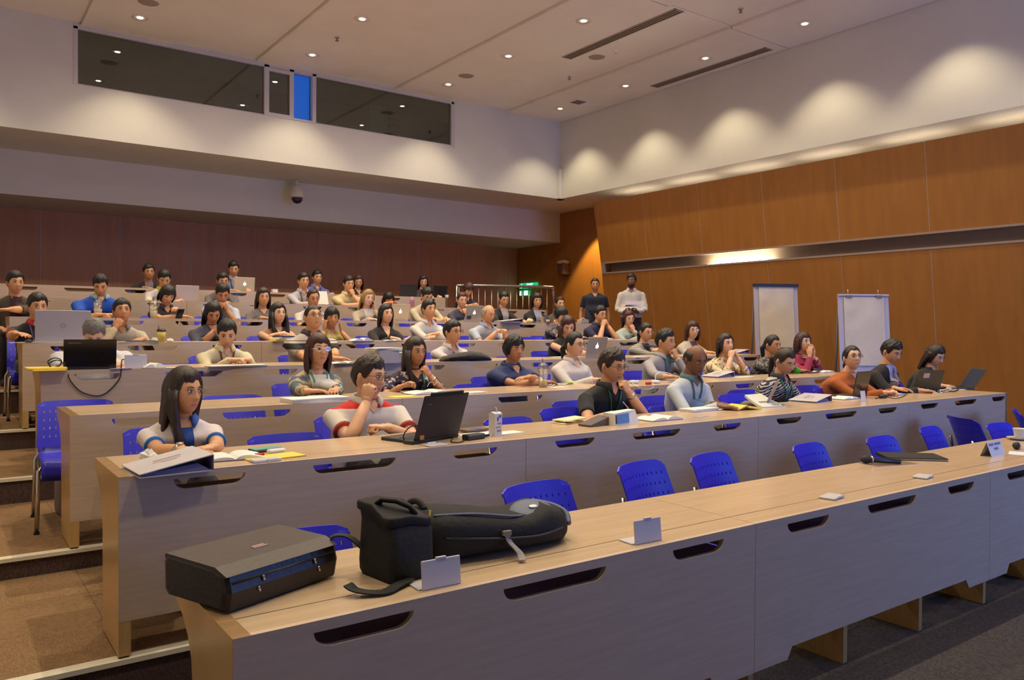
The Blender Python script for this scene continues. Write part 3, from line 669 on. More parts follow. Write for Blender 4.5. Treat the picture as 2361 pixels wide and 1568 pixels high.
PRINT = {
    'plaid': ramp_mat('pale_plaid_cloth', 'plaid', [(.62, .60, .64), (.42, .44, .55)], 26, thr=.55),
    'tiedye': ramp_mat('denim_and_tan_cloth', 'blob', [(.06, .10, .16), (.50, .38, .20)], (7, 7, 5), thr=.5, distort=1.5),
    'floral_dark': ramp_mat('dark_floral_cloth', 'fine', [(.02, .008, .03), (.02, .008, .03), (.55, .45, .5)], 26, thr=.50),
    'floral_cream': ramp_mat('cream_floral_cloth', 'blob', [(.20, .08, .03), (.70, .58, .36)], 34, thr=.44, distort=1),
    'zebra': ramp_mat('black_white_wavy_cloth', 'stripe', [(.018, .014, .022), (.55, .50, .46)], (9, 9, 22), rot=(0, R(50), 0), distort=5, thr=.62),
    'stripe_bw': ramp_mat('black_white_striped_cloth', 'stripe', [(.015, .014, .016), (.60, .56, .52)], (4, 4, 30), rot=(0, R(16), 0), distort=1.2, thr=.5),
    'leopard': ramp_mat('grey_speckled_cloth', 'fine', [(.02, .02, .02), (.24, .21, .19)], 46, thr=.5),
    'greyspeck': ramp_mat('grey_print_cloth', 'fine', [(.03, .025, .03), (.16, .14, .14)], 30, thr=.5),
    'lightstripe': ramp_mat('pale_striped_cloth', 'stripe', [(.55, .58, .66), (.30, .34, .45)], (50, 50, 3), rot=(0, R(90), 0), thr=.6),
    'redwhite': zone_mat('red_and_white_polo_cloth', (.66, .60, .55), [(.845, 2, (.62, .022, .012))]),
    'bluestripe': zone_mat('blue_polo_cloth', (.012, .085, .52), [(.74, .80, (.006, .015, .08)), (.715, .722, (.3, .4, .7)), (.70, .706, (.3, .4, .7))]),
    'bandpolo': zone_mat('grey_polo_with_dark_band_cloth', (.50, .44, .38), [(.83, .885, (.016, .012, .014)), (.905, .911, (.016, .012, .014))]),
    'shirtteal': mat('pale_blue_grey_shirt', (.52, .56, .60), .8, bump=.4, bscale=(10, 10, 10)),
    'linen': mat('linen_shirt', (.52, .45, .34), .85, noise=.2, nscale=(60, 60, 60)),
}
def ik(S_, W_, l1, l2, hint):
    d = W_ - S_; L_ = min(d.length, (l1 + l2) * .985); d = d.normalized() * L_; a = (l1 * l1 - l2 * l2 + L_ * L_) / (2 * L_); h = math.sqrt(max(1e-6, l1 * l1 - a * a))
    n = d.normalized(); hv = hint - n * hint.dot(n); hv = hv.normalized() if hv.length > 1e-5 else Vector((0, 0, -1))
    return S_ + n * a + hv * h, S_ + d
def bend(a, b, c, n=5):
    """smooth polyline through an elbow"""
    p = [a, a.lerp(b, .45), a.lerp(b, .8)]
    for k in range(1, n): t = k / n; p.append(a.lerp(b, .8).lerp(b, t).lerp(b.lerp(c, .2 * 1).lerp(b, 0), 0) * (1 - t) + (b.lerp(c, .22 * t)) * t)
    return p + [b.lerp(c, .25), b.lerp(c, .6), c]
PEOPLE = []
def prep(row, hx, hy, label, g='m', hair='short', hc='k', sk='m', top=(.5, .5, .5), slv='s', pose=('rest', 'rest'), by=0, vy=20, hp=0, hr=0, off=.22, lean=.10, w=1.0, L=.3, front=0, stand=0, col=None, **k):
    fem = g == 'f'; lod = 0 if (row in (1, 2, 3) and not stand) else 1
    if stand: H = aty(hx, hy, stand); fz = ZF[row]
    else: H = aty(hx, hy, YR[row] + DD + off); fz = ZF[row]
    b = R(by); Rb = Matrix.Rotation(b, 3, 'Z'); Ri = Rb.transposed(); ww = w * (.89 if fem else 1.0)
    root = H - Rb @ Vector((0, -lean, 0)); root.z = fz
    l = lambda p: Ri @ (Vector(p) - root)                # world -> local
    Hl = l(H); face = vy + math.degrees(math.atan2(-H.x, H.y)) - by
    Rh = Euler((R(hp), R(hr), R(face)), 'ZXY' if 0 else 'XYZ').to_matrix()
    Rh = Matrix.Rotation(R(face), 3, 'Z') @ Matrix.Rotation(R(hp), 3, 'X') @ Matrix.Rotation(R(hr), 3, 'Y')
    bow = max(0, hp - 15) / 60
    N = Hl + Vector((0, .035 + .06 * bow, -.128 + .06 * bow)); SZ = N.z - .055
    hz0 = .93 if stand else .47
    hipz = hz0; ed = YR[row] + DD
    P0 = Vector((0, 0, hipz)); P3 = Vector((N.x * .8, N.y + .01, N.z))
    prof_ = [(0, .165, .115), (.12, .175, .13), (.35, .158 + .02 * (w - 1), .118 * w), (.56, .172, .124), (.74, .182, .120), (.85, .172, .098), (.93, .118, .078), (1.0, .054, .050)]
    mb = MB(); rings = []; sg = 20; vs = []
    for t, a, d in prof_:
        c = P0.lerp(P3, t) + Vector((0, .035 * math.sin(t * PI), 0)); 
        if fem and .5 < t < .8: d *= 1.12; 
        for q in range(sg):
            an = 2 * PI * q / sg; ca, sa = math.cos(an), math.sin(an)
            vs.append(c + Vector((a * ww * math.copysign(abs(ca) ** .85, ca), d * w * math.copysign(abs(sa) ** .85, sa) - (.018 if fem and .5 < t < .8 and sa < 0 else 0), 0)))
    nr = len(prof_); fs = [(i * sg + q, i * sg + (q + 1) % sg, (i + 1) * sg + (q + 1) % sg, (i + 1) * sg + q) for i in range(nr - 1) for q in range(sg)]
    fs += [tuple(range(sg))[::-1], tuple((nr - 1) * sg + q for q in range(sg))]; mb.add(vs, fs, 0, True)
    c88 = P0.lerp(P3, .872)
    arms = []; ls = .93 if fem else 1.0; l1, l2 = .285 * ls, .25 * ls
    dz = DH
    def Wd(dx, dy, z): return l((root.x + dx, ed - dy, fz + z))
    def dirw(v): return (Ri @ Vector(v)).normalized()
    for s, ps in zip((-1, 1), pose):
        Sj = Vector((c88.x + s * .180 * ww, c88.y + .012, c88.z - .046)); hint = Vector((s * .6, .3, -1)); ht = 'flat'; back = Vector((0, 0, 1)); hd = None
        nm = ps if isinstance(ps, str) else ps[0]
        if nm == 'rest': W_ = Wd(s * .13, .13, dz + .028); hd = dirw((-s * .55, -.8, -.05))
        elif nm == 'fold': W_ = Wd(-s * .07, .10, dz + (.034 if s < 0 else .078)); hd = dirw((-s, -.12, -.05)); hint = Vector((s * 1, .1, -.45))
        elif nm == 'cross': W_ = Hl + Vector((-s * .06, -.16, -.40 + .03 * s)); hd = dirw((-s, .05, .1)); hint = Vector((s, .1, -.6)); back = Vector((0, -1, .3))
        elif nm == 'tog': W_ = Wd(s * .075, .14, dz + .035); hd = dirw((-s * .8, -.5, .05)); ht = 'curl'
        elif nm == 'pen': W_ = Wd(s * .10, .14, dz + .03); hd = dirw((-s * .45, -.85, -.08)); ht = 'curl'
        elif nm == 'type': W_ = Wd(s * .10, .16, dz + .045); hd = dirw((-s * .15, -1, -.08)); ht = 'curl'
        elif nm == 'phone': W_ = Wd(s * .06, .05, dz + .10); hd = dirw((-s * .55, -.7, .3)); ht = 'curl'
        elif nm in ('chin', 'mouth'):
            tip = Hl + Rh @ Vector((s * .012, -.098, -.118 if nm == 'chin' else -.085)); hd = (Rh @ Vector((-s * .35, .25, .95))).normalized(); W_ = tip - hd * .085; back = Rh @ Vector((s * .2, -1, .15)); ht = 'fist'; hint = Vector((s * .55, -.35, -1))
        elif nm == 'cheek': tip = Hl + Rh @ Vector((s * .088, -.045, -.055)); hd = (Rh @ Vector((-s * .1, .12, 1))).normalized(); W_ = tip - hd * .10; back = Rh @ Vector((s, -.25, 0)); ht = k.get('cht', 'flat'); hint = Vector((s * .7, -.4, -1))
        elif nm == 'clasp': tip = Hl + Rh @ Vector((s * .02, -.125, -.085)); hd = (Rh @ Vector((-s * .35, .15, .92))).normalized(); W_ = tip - hd * .08; back = Rh @ Vector((s * .8, -.6, 0)); ht = 'fist'; hint = Vector((s * .6, -.3, -1))
        elif nm == 'pray': tip = Hl + Rh @ Vector((s * .018, -.13, -.06)); hd = (Rh @ Vector((-s * .08, -.05, 1))).normalized(); W_ = tip - hd * .12; back = Rh @ Vector((s, -.1, 0)); hint = Vector((s * .6, -.3, -1))
        elif nm == 'neck': tip = Hl + Rh @ Vector((s * .07, .03, -.12)); hd = (Rh @ Vector((-s * .3, .5, .8))).normalized(); W_ = tip - hd * .09; back = Rh @ Vector((s, -.4, 0)); hint = Vector((s * .5, -.6, -1))
        elif nm == 'lap': W_ = Vector((s * .13, -.27, .60)); hd = Vector((-s * .3, -1, -.1)).normalized()
        elif nm == 'hang': W_ = Vector((Sj.x + s * .07, Sj.y - .03, Sj.z - .51 * ls)); hd = Vector((0, -.1, -1)); back = Vector((s, 0, 0)); hint = Vector((s * .4, 1, 0)); ht = 'curl'
        elif nm == 'hold': W_ = Vector((Sj.x - s * .07, Sj.y - .26, Sj.z - .31)); hd = Vector((-s * .7, -.6, .1)).normalized(); back = Vector((s * .3, -.4, -.6)); ht = 'curl'
        elif nm == 'on':
            q_ = atz(ps[1], ps[2], ZT[row] + .030); q_ = q_ if q_.y < ed + .02 else aty(ps[1], ps[2], ed + .02); q_.z = ZT[row] + .030; W_ = l(q_); hd = dirw(ps[3]); ht = ps[4] if len(ps) > 4 else 'flat'
        elif nm == 'at': W_ = l(aty(ps[1], ps[2], ed + ps[3])); hd = dirw(ps[4]); ht = ps[5] if len(ps) > 5 else 'flat'; back = Vector(ps[6]) if len(ps) > 6 else back; hint = Vector(ps[7]) if len(ps) > 7 else hint
        El, W_ = ik(Sj, W_, l1, l2, hint)
        arms.append((s, Sj, El, W_, hd.normalized(), back, ht))
        if slv != 'n':
            path = bend(Sj, El, W_)
            if slv == 's':
                e = Sj.lerp(El, .66); mb.tube([Sj, Sj.lerp(El, .35), e], [.054 * ww, .050 * ww, .051 * ww], 14)
            elif slv == 'm':
                q = path[:-2] + [El.lerp(W_, .45)]; mb.tube(q, [.054 * ww] + [.050 * ww] * (len(q) - 2) + [.05 * ww], 14)
            else: mb.tube(path[:-1] + [El.lerp(W_, .97)], [.054 * ww, .050, .049] + [.047 - .0012 * j for j in range(len(path) - 4)] + [.037], 14)
        mb.ell(Sj + Vector((0, 0, -.005)), (.048 * ww, .054, .05), 12, 8)
    if k.get('tail'): mb.tube([P0 + Vector((0, 0, .05)), P0 - Vector((0, 0, .1))], [.17 * ww, .19 * ww], 16)
    d = dict(row=row, H=H, Hl=Hl, Rh=Rh, root=root, b=b, arms=arms, N=N, P0=P0, P3=P3, lod=lod, fem=fem, label=label, hair=hair, hc=hc, sk=sk, top=top, slv=slv, L=L, front=front, stand=stand, col=col, ww=ww, w=w, k=k, mb=mb, Ri=Ri, face=face, g=g)
    PEOPLE.append(d); return d
def drape(bvh, pts, off):
    """drop points (x, z, side) on the garment from the front"""
    out = []
    for x, z in pts:
        h = bvh.ray_cast(Vector((x, -1.2, z)), Vector((0, 1, 0)))
        out.append((h[0] - Vector((0, off, 0))) if h[0] is not None else None)
    return out
def patch(bvh, outline, off, nx=8, nz=8):
    """grid patch between left and right edges given as rows [(z, x0, x1)]"""
    mb = MB(); rows = []
    for z, x0, x1 in outline:
        r_ = drape(bvh, [(x0 + (x1 - x0) * i / nx, z) for i in range(nx + 1)], off)
        if any(p is None for p in r_): continue
        rows.append(r_)
    if len(rows) < 2: return None
    n = nx + 1; F_ = [(j * n + i, j * n + i + 1, (j + 1) * n + i + 1, (j + 1) * n + i) for j in range(len(rows) - 1) for i in range(nx)]
    V_ = [p for r_ in rows for p in r_]; m = len(V_); th = Vector((0, .0025, 0))
    F2 = [tuple(i + m for i in f[::-1]) for f in F_]
    return MB().add(V_ + [p + th for p in V_], F_ + F2, 0, True)
def ribbon(bvh, pts, wd, off):
    out = drape(bvh, pts, off); out = [p for p in out if p is not None]
    if len(out) < 2: return None
    mb = MB(); vs = []
    for i, p in enumerate(out):
        t = (out[min(i + 1, len(out) - 1)] - out[max(i - 1, 0)]).normalized(); s = t.cross(Vector((0, -1, 0))).normalized() * wd / 2; vs += [p - s, p + s, p + s + Vector((0, .002, 0)), p - s + Vector((0, .002, 0))]
    n = len(out); fs = [(4 * i + q, 4 * i + (q + 1) % 4, 4 * i + 4 + (q + 1) % 4, 4 * i + 4 + q) for i in range(n - 1) for q in range(4)]
    return mb.add(vs, fs, 0, False)
glass_l = glass_mat('spectacle_lens', (.93, .93, .95), .06)
shoe_m = mat('dark_shoe', (.02, .016, .014), .45)
hardware = mat('watch_metal', (.55, .53, .5), .3, .8)
def finish(d, shirt):
    k = d['k']; root = thing('person', d['label'], 'person', d['root'], d['b'])
    tr = MB(); Hl, Rh, N = d['Hl'], d['Rh'], d['N']; T = Matrix.Translation(Hl) @ Rh.to_4x4() @ Matrix.Scale(.965 if d['fem'] else 1.0, 4)
    # body: head, neck, arms, hands - one mesh
    hm = head_mb(1 if d['fem'] else 0, d['lod']); b = MB(); n = 0
    b.v = [tuple(T @ Vector(p)) for p in hm.v]; b.f = list(hm.f); b.m = list(hm.m); b.sm = list(hm.sm)
    nb = Hl + Rh @ Vector((0, .012, -.06)); nr = .049 if d['fem'] else .057
    b.tube([N + Vector((0, .012, -.09)), N + Vector((0, .012, -.02)), N.lerp(nb, .55) + Vector((0, .004, 0)), nb, nb + Rh @ Vector((0, .01, .05))], [nr * 1.25, nr * 1.1, nr * .98, nr * .98, nr * .8], 16)
    for s, Sj, El, W_, hd, back, ht in d['arms']:
        q = .88 if d['fem'] else 1.0; path = bend(Sj, El, W_); m = len(path)
        rr = [.047 * q, .045 * q, .041 * q] + [.040 * q] * (m - 6) + [.041 * q, .036 * q, .0265 * q]
        b.tube(path, rr, 14)
        hv, hf = HANDS[ht, d['lod']]; y = hd; z = (back - y * back.dot(y)).normalized(); x = y.cross(z)
        sc = .90 if d['fem'] else 1.0; mir = 1 if s < 0 else -1
        M3 = np.array([list(x * mir * sc), list(y * sc), list(z * sc)]); pv = hv @ M3 + np.array(list(W_ + hd * .01))
        b.add([tuple(p) for p in pv], hf if mir > 0 else [f[::-1] for f in hf], 0, True)
    sm = skin(d['sk']); bo = b.build('body', [sm, eye_w, iris_m, hairm(d['hc'] if d['hc'] not in 'w' else 'g'), lipm(d['sk'])], root, recalc=False)
    # garment
    v, f = shirt; st = MB().add([tuple(p) for p in v], f, 0, True)
    gm = fabric(d['top']); so = st.build(k.get('gname', 'shirt'), [gm], root, recalc=False)
    bvh = BVHTree.FromPolygons([Vector(p) for p in v], f)
    zc = N.z; cx = d['P3'].x; col = d['col']
    def addpatch(name, rows, m, off=.004, nx=8):
        p = patch(bvh, rows, off, nx)
        if p: p.build(name, [m], root)
    V = k.get('v', .07)                                   # neck opening showing skin
    if V: addpatch('neckline', [(zc - .012 - V * j / 8, cx - k.get('vw', .045) * (1 - (j / 8) ** 1.4), cx + k.get('vw', .045) * (1 - (j / 8) ** 1.4)) for j in range(9)], sm)
    if 'inner' in k:                                      # shirt seen between the lapels
        D_ = k.get('ind', .30); iw = k.get('inw', .06) * 1.35
        addpatch('inner_shirt', [(zc - .015 - D_ * j / 10, cx - iw * (1 - (j / 10) ** 2) - .004, cx + iw * (1 - (j / 10) ** 2) + .004) for j in range(11)], fabric(k['inner']), .008)
    if 'tie' in k: addpatch('tie', [(zc - .04 - .30 * j / 8, cx - .016 - .012 * j / 8, cx + .016 + .012 * j / 8) for j in range(9)], mat('purple_patterned_tie', (.16, .06, .26), .5, noise=.6, nscale=(40, 40, 40), col2=(.35, .25, .3)), .013, 4)
    if 'front' in k and 0: pass
    if 'panel' in k:                                      # contrasting front panel(s): (x0, x1, z_top, z_bottom, colour)
        for x0, x1, za, zb_, c_ in k['panel']: addpatch('front_panel', [(zc - za - (zb_ - za) * j / 10, cx + x0, cx + x1) for j in range(11)], fabric(c_), .005)
    if col is not None:                                   # collar flaps
        cm = fabric(col); mb = MB(); r0 = .066 * max(d['ww'], .9); vs = []; nn = 16
        for j, (dr, dz_) in enumerate(((.000, .012), (-.006, .034), (.006, .040), (.024, .012), (.020, .004))):
            for i in range(nn + 1):
                a = R(28) + (2 * PI - R(56)) * i / nn; fl = 1 + .10 * math.cos(a); ext = .03 * max(0, math.cos(a)) ** 3 * (j >= 3)
                vs.append((cx + (r0 + dr) * math.sin(a), N.y + .010 - (r0 + dr + ext * .6) * math.cos(a) * fl, zc - .035 + dz_ + .012 * (1 - math.cos(a)) - ext * 1.3))
        m = nn + 1; fs = [(j * m + i, j * m + i + 1, ((j + 1) % 5) * m + i + 1, ((j + 1) % 5) * m + i) for j in range(5) for i in range(nn)]
        fs += [tuple(j * m for j in range(5))[::-1], tuple(j * m + nn for j in range(5))]
        mb.add(vs, fs, 0, True).build('collar', [cm], root)
    if 'cuff' in k:
        for s, Sj, El, W_, *_ in d['arms']:
            mb = MB(); ww = d['ww']; mb.tube([Sj.lerp(El, .60), Sj.lerp(El, .685)], [.053 * ww, .053 * ww], 16); mb.build('sleeve_cuff', [fabric(k['cuff'])], root)
    if 'lanyard' in k:
        lm = mat('lanyard_%02x%02x' % (int(k['lanyard'][0] * 255), int(k['lanyard'][1] * 255)), k['lanyard'], .6); D_ = k.get('ld', .27)
        for s in (-1, 1):
            r_ = ribbon(bvh, [(cx + s * .060 * (1 - t) + s * .004, zc - .03 - D_ * t) for t in [i / 9 for i in range(10)]], .013, .010)
            if r_: r_.build('lanyard', [lm], root)
    if 'badge' in k: addpatch('badge', [(zc - k.get('ld', .27) - .03, cx - .02, cx + .02), (zc - k.get('ld', .27) - .09, cx - .02, cx + .02)], white_pl, .012, 2)
    # hair
    if d['hair'] != 'none':
        h = hair_mb(d['hair'], d['lod'], d['L'], d['front']); h.v = [tuple(T @ Vector(p)) for p in h.v]; h.build('hair', [hairm(d['hc'])], root, recalc=False)
    if k.get('beard'):
        D, F = head_grid(40, 30); P = head_surf(D); keep = (P[:, 2] < -.05) & (P[:, 1] < -.02); Q = P + D * .003
        F2 = [f for f in F if all(keep[i] for i in f)]; MB().add([tuple(T @ Vector(p)) for p in Q], F2, 0, True).build('beard', [hairm(d['hc'])], root, recalc=False)
    if 'glasses' in k:
        fm = mat('glasses_%02x%02x%02x' % tuple(int(c * 255) for c in k['glasses']), k['glasses'], .3); g_ = MB(); le_ = []; th = k.get('gt', .0016)
        for s in (-1, 1):
            lp = [(s * .034 + .0215 * math.copysign(abs(math.cos(a)) ** .7, math.cos(a)), -.1045 + .10 * (abs(s * .034 + .0215 * math.cos(a)) ** 2) * 3.2, .006 + .0155 * math.copysign(abs(math.sin(a)) ** .75, math.sin(a))) for a in [2 * PI * i / 18 for i in range(18)]]
            g_.tube(lp + [lp[0], lp[1]], th, 6, M=T); le_.append(MB().add(lp, [tuple(range(18))], 0, False, T))
            g_.tube([(s * .056, -.094, .010), (s * .072, -.06, .010), (s * .080, .005, .006)], th, 6, M=T)
        g_.tube([(-.013, -.106, .010), (0, -.108, .012), (.013, -.106, .010)], th, 6, M=T)
        go = g_.build('glasses', [fm], root, recalc=False); [q.build('lens', [glass_l], go, recalc=False) for q in le_]
    for s, Sj, El, W_, hd, *_ in d['arms']:
        if k.get('watch') == s:
            a = (W_ - El).normalized(); c = W_ - a * .02; wm = MB(); wm.tube([c - a * .009, c + a * .009], [.031, .031], 14); o = wm.build('watch_strap', [hardware if k.get('wm', 1) else black_pl], root)
            MB().tube([c + Vector((0, 0, .026)), c + Vector((0, 0, .036))], [.016, .016], 14).build('watch_case', [hardware], root)
        if k.get('bracelet') == s:
            a = (W_ - El).normalized(); c = W_ - a * .03; MB().tube([c - a * .004, c + a * .004], [.032, .032], 14).build('bracelet', [hardware], root)
    # legs, mostly hidden by the desks
    tm = fabric(k.get('trousers', (.02, .02, .025))); lg = MB(); sh = []
    for s in (-1, 1):
        hp_ = Vector((s * .085, .0, d['P0'].z + .03))
        if d['stand']: kn = Vector((s * .095, -.02, .50)); an = Vector((s * .10, .02, .09)); rr = [.095, .085, .062, .058, .05, .045]
        else: kn = Vector((s * .10, -.37 + .04, .47)); an = Vector((s * .11, -.30, .09)); rr = [.095, .085, .066, .062, .052, .045]
        lg.tube([hp_, hp_.lerp(kn, .5), kn.lerp(hp_, .06), kn.lerp(an, .12), kn.lerp(an, .5), an], rr, 12)
        f_ = MB(); f_.ell(an + Vector((0, -.07, -.05)), (.043, .125, .04), 12, 8); f_.b2(an + Vector((-.038, -.18, -.09)), an + Vector((.038, .045, -.07))); sh.append(f_)
    lg.ell(d['P0'] + Vector((0, .01, .0 if not d['stand'] else 0)), (.17 * d['ww'], .135, .10), 16, 10)
    lg.build('trousers', [tm], root, recalc=False)
    for f_ in sh: f_.build('shoe', [shoe_m], root, recalc=False)
    if not d['stand']:
        c = chair(d['root'].x + .0, d['root'].y + .02, d['root'].z, d['b'], ' '.join(('blue chair under the ' + d['label'].split(',')[0]).split()[:16]), 'occupied blue chairs')
    return root
BLK = (.016, .015, .017); WHT = (.66, .62, .60); NAVY = (.014, .016, .05)
# --- second row
prep(2, 424, 903, 'person with very long straight hair in white polo with blue cuffs, second row left', 'f', 'long', 'b', 'm', (.68, .60, .60), 's', (('on', 440, 1046, (.9, -.35, -.03), 'flat'), ('on', 490, 1046, (-.8, -.5, 0), 'curl')), vy=38, hp=2, lean=.12, L=.40, front=-1, col=(.02, .10, .42), cuff=(.01, .12, .42), glasses=(.35, .3, .28), gt=.0009, watch=-1, panel=[(-.03, .035, .05, .22, (.015, .07, .30))], w=1.02)
prep(2, 852, 868, 'person in glasses with red and white polo, fist against the cheek', 'm', 'short', 'b', 'l', 'redwhite', 's', (('at', 845, 928, .17, (.12, -.05, 1), 'fist', (-.8, -.7, 0), (-.7, -.35, -1)), ('at', 892, 985, .03, (-1, .1, .1), 'fist', (0, 0, 1), (1, .1, -.6))), vy=52, hp=6, hr=4, off=.30, lean=.04, w=1.16, col=(.62, .58, .55), glasses=(.10, .03, .02), cuff=(.35, .03, .02))
prep(2, 1412, 843, 'person in black polo with green lanyard and glasses, hand on the chin', 'm', 'short', 'b', 'm', BLK, 's', (('on', 1412, 956, (.7, -.6, -.05), 'curl'), ('at', 1452, 908, .06, (-.55, .1, .9), 'fist', (.3, -1, .2), (.6, -.4, -1))), vy=48, hp=12, lean=.14, w=1.08, col=BLK, lanyard=(.01, .16, .11), glasses=(.03, .02, .02), watch=1)
prep(2, 1603, 830, 'balding person in pale shirt with teal collar, looking down', 'm', 'bald', 'k', 'd', 'shirtteal', 'l', ('rest', ('on', 1645, 928, (.4, -.9, -.03), 'flat')), vy=36, hp=18, lean=.12, col=(.10, .20, .22), lanyard=(.02, .12, .10))
prep(2, 1810, 833, 'person with ponytail and glasses in black and white wavy print blouse', 'f', 'pony', 'b', 'm', 'zebra', 'l', ('lap', ('on', 1884, 898, (.3, -.9, 0), 'curl')), vy=45, hp=24, lean=.16, col=(.03, .03, .05), lanyard=(.02, .25, .12), glasses=(.5, .45, .4), gt=.001, L=.3)
prep(2, 1965, 826, 'person wrapped in an orange shawl, chin raised', 'f', 'pony', 'k', 'l', (.42, .10, .012), 'l', ('tog', 'tog'), vy=28, hp=-12, lean=.20, w=1.18, glasses=(.03, .02, .03), v=.05, L=.1, gname='shawl')
prep(2, 2056, 811, 'person in dark suit with purple tie, looking down', 'm', 'short', 'k', 'm', (.018, .014, .014), 'l', ('rest', ('on', 2062, 896, (.5, -.85, -.03), 'flat')), vy=48, hp=22, lean=.15, inner=(.42, .45, .70), tie=1, v=0, inw=.05, gname='jacket')
prep(2, 2156, 820, 'person with wavy dark hair in black top, typing at the end of the desk', 'f', 'long', 'b', 'l', (.02, .018, .018), 'l', ('lap', ('on', 2172, 887, (.85, -.5, 0), 'flat')), vy=52, hp=24, lean=.20, L=.20, v=.05, w=.96)
# --- third row
prep(3, 734, 808, 'person with white framed glasses in denim and tan jacket', 'f', 'bob', 'r', 'm', 'tiedye', 'l', (('on', 728, 915, (.95, -.3, 0), 'flat'), ('on', 778, 912, (-.5, -.7, 0), 'curl')), vy=22, hp=-4, lean=.12, L=.17, glasses=(.75, .72, .74), gt=.0026, inner=(.62, .58, .56), inw=.055, ind=.34, v=.05, lanyard=(.02, .22, .10), gname='jacket')
prep(3, 957, 812, 'person with long black hair and glasses in dark floral blouse, hand at the chin', 'f', 'long', 'b', 't', 'floral_dark', 's', (('at', 922, 893, -.10, (.6, -.5, .4), 'curl'), ('at', 992, 868, .07, (-.6, .1, .85), 'fist', (.3, -1, .2), (.7, -.4, -1))), vy=32, hp=0, lean=.14, w=1.12, L=.32, front=-1, glasses=(.35, .25, .2), gt=.001, lanyard=(.03, .25, .14), bracelet=1)
prep(3, 1185, 805, 'person with short hair in navy shirt, arms crossed', 'f', 'shortf', 'k', 't', (.022, .035, .13), 's', ('fold', 'fold'), vy=34, hp=2, lean=.08, w=1.2, col=(.022, .035, .13), watch=-1)
prep(3, 1325, 795, 'person with tied back dark hair and glasses in white blouse', 'f', 'pony', 'k', 'l', (.66, .60, .58), 'l', ('tog', 'lap'), vy=50, hp=2, lean=.06, w=1.08, col=(.66, .60, .58), glasses=(.04, .03, .03), L=.05)
prep(3, 1535, 787, 'person with glasses in grey long sleeved shirt, fist by the mouth', 'm', 'short', 'k', 'm', (.36, .34, .36), 'l', (('on', 1538, 871, (.85, -.5, 0), 'flat'), 'mouth'), vy=55, hp=4, lean=.12, w=1.0, col=(.36, .34, .36), inner=(.10, .20, .22), inw=.03, ind=.2, glasses=(.15, .1, .08), gt=.001)
prep(3, 1673, 795, 'person in cream floral blouse with hands clasped at the mouth', 'f', 'long', 'b', 'l', 'floral_cream', 'm', ('clasp', 'clasp'), vy=36, hp=-8, lean=.12, w=1.05, L=.18)
prep(3, 1781, 796, 'person in speckled top with bright green scarf', 'f', 'pony', 'k', 't', 'leopard', 'l', ('fold', 'fold'), vy=50, hp=4, lean=.14, w=1.0, panel=[(-.03, .05, .03, .26, (.05, .38, .02))], L=.2)
prep(3, 1852, 790, 'person in magenta top with palms together at the mouth', 'f', 'bob', 'r', 'l', (.34, .022, .07), 'l', ('pray', 'pray'), vy=42, hp=-6, lean=.12, w=1.1, L=.12, lanyard=(.4, .35, .35), ld=.14)
# --- fourth row
prep(4, 217, 768, 'grey haired person bowed over a black laptop, pale plaid shirt', 'm', 'short', 'g', 'p', 'plaid', 's', ('type', 'type'), vy=2, hp=42, lean=.20, off=.18, w=1.32, col=(.5, .5, .56))
prep(4, 523, 768, 'person in cream shirt with dark red lanyard, looking down', 'm', 'short', 'k', 'l', (.70, .62, .40), 'l', ('tog', 'tog'), vy=2, hp=26, lean=.16, w=1.04, col=(.70, .62, .40), lanyard=(.20, .02, .03))
prep(4, 722, 733, 'person with receding hair and glasses in banded polo, arms crossed', 'm', 'buzz', 'k', 'm', 'bandpolo', 's', ('fold', 'fold'), vy=22, hp=-14, lean=.06, w=1.15, col=(.03, .02, .025), glasses=(.03, .02, .02))
prep(4, 1044, 766, 'young person with round glasses in white polo', 'm', 'short', 'k', 'm', (.66, .60, .60), 's', ('fold', ('on', 1112, 828, (.7, -.7, 0), 'flat')), vy=40, hp=-2, lean=.14, w=.98, col=(.66, .60, .60), glasses=(.06, .02, .02), gt=.002)
prep(4, 1309, 752, 'person with long brown hair in black sleeveless top, looking down', 'f', 'long', 'r', 'l', BLK, 'n', ('fold', 'tog'), vy=14, hp=26, lean=.14, L=.30, front=-1)
prep(4, 1489, 766, 'person in striped top with navy scarf and glasses', 'f', 'pony', 'k', 'm', 'stripe_bw', 'l', ('fold', 'fold'), vy=36, hp=8, lean=.16, panel=[(-.06, .05, .0, .14, (.012, .02, .05))], glasses=(.4, .35, .3), gt=.001, L=.1)
prep(4, 1597, 762, 'person with reddish bob and glasses in beige cardigan', 'f', 'bob', 'r', 'l', (.50, .42, .34), 'l', ('rest', 'rest'), vy=20, hp=0, lean=.08, L=.14, glasses=(.3, .25, .3), gt=.001, inner=(.10, .06, .08), gname='cardigan', inw=.04)
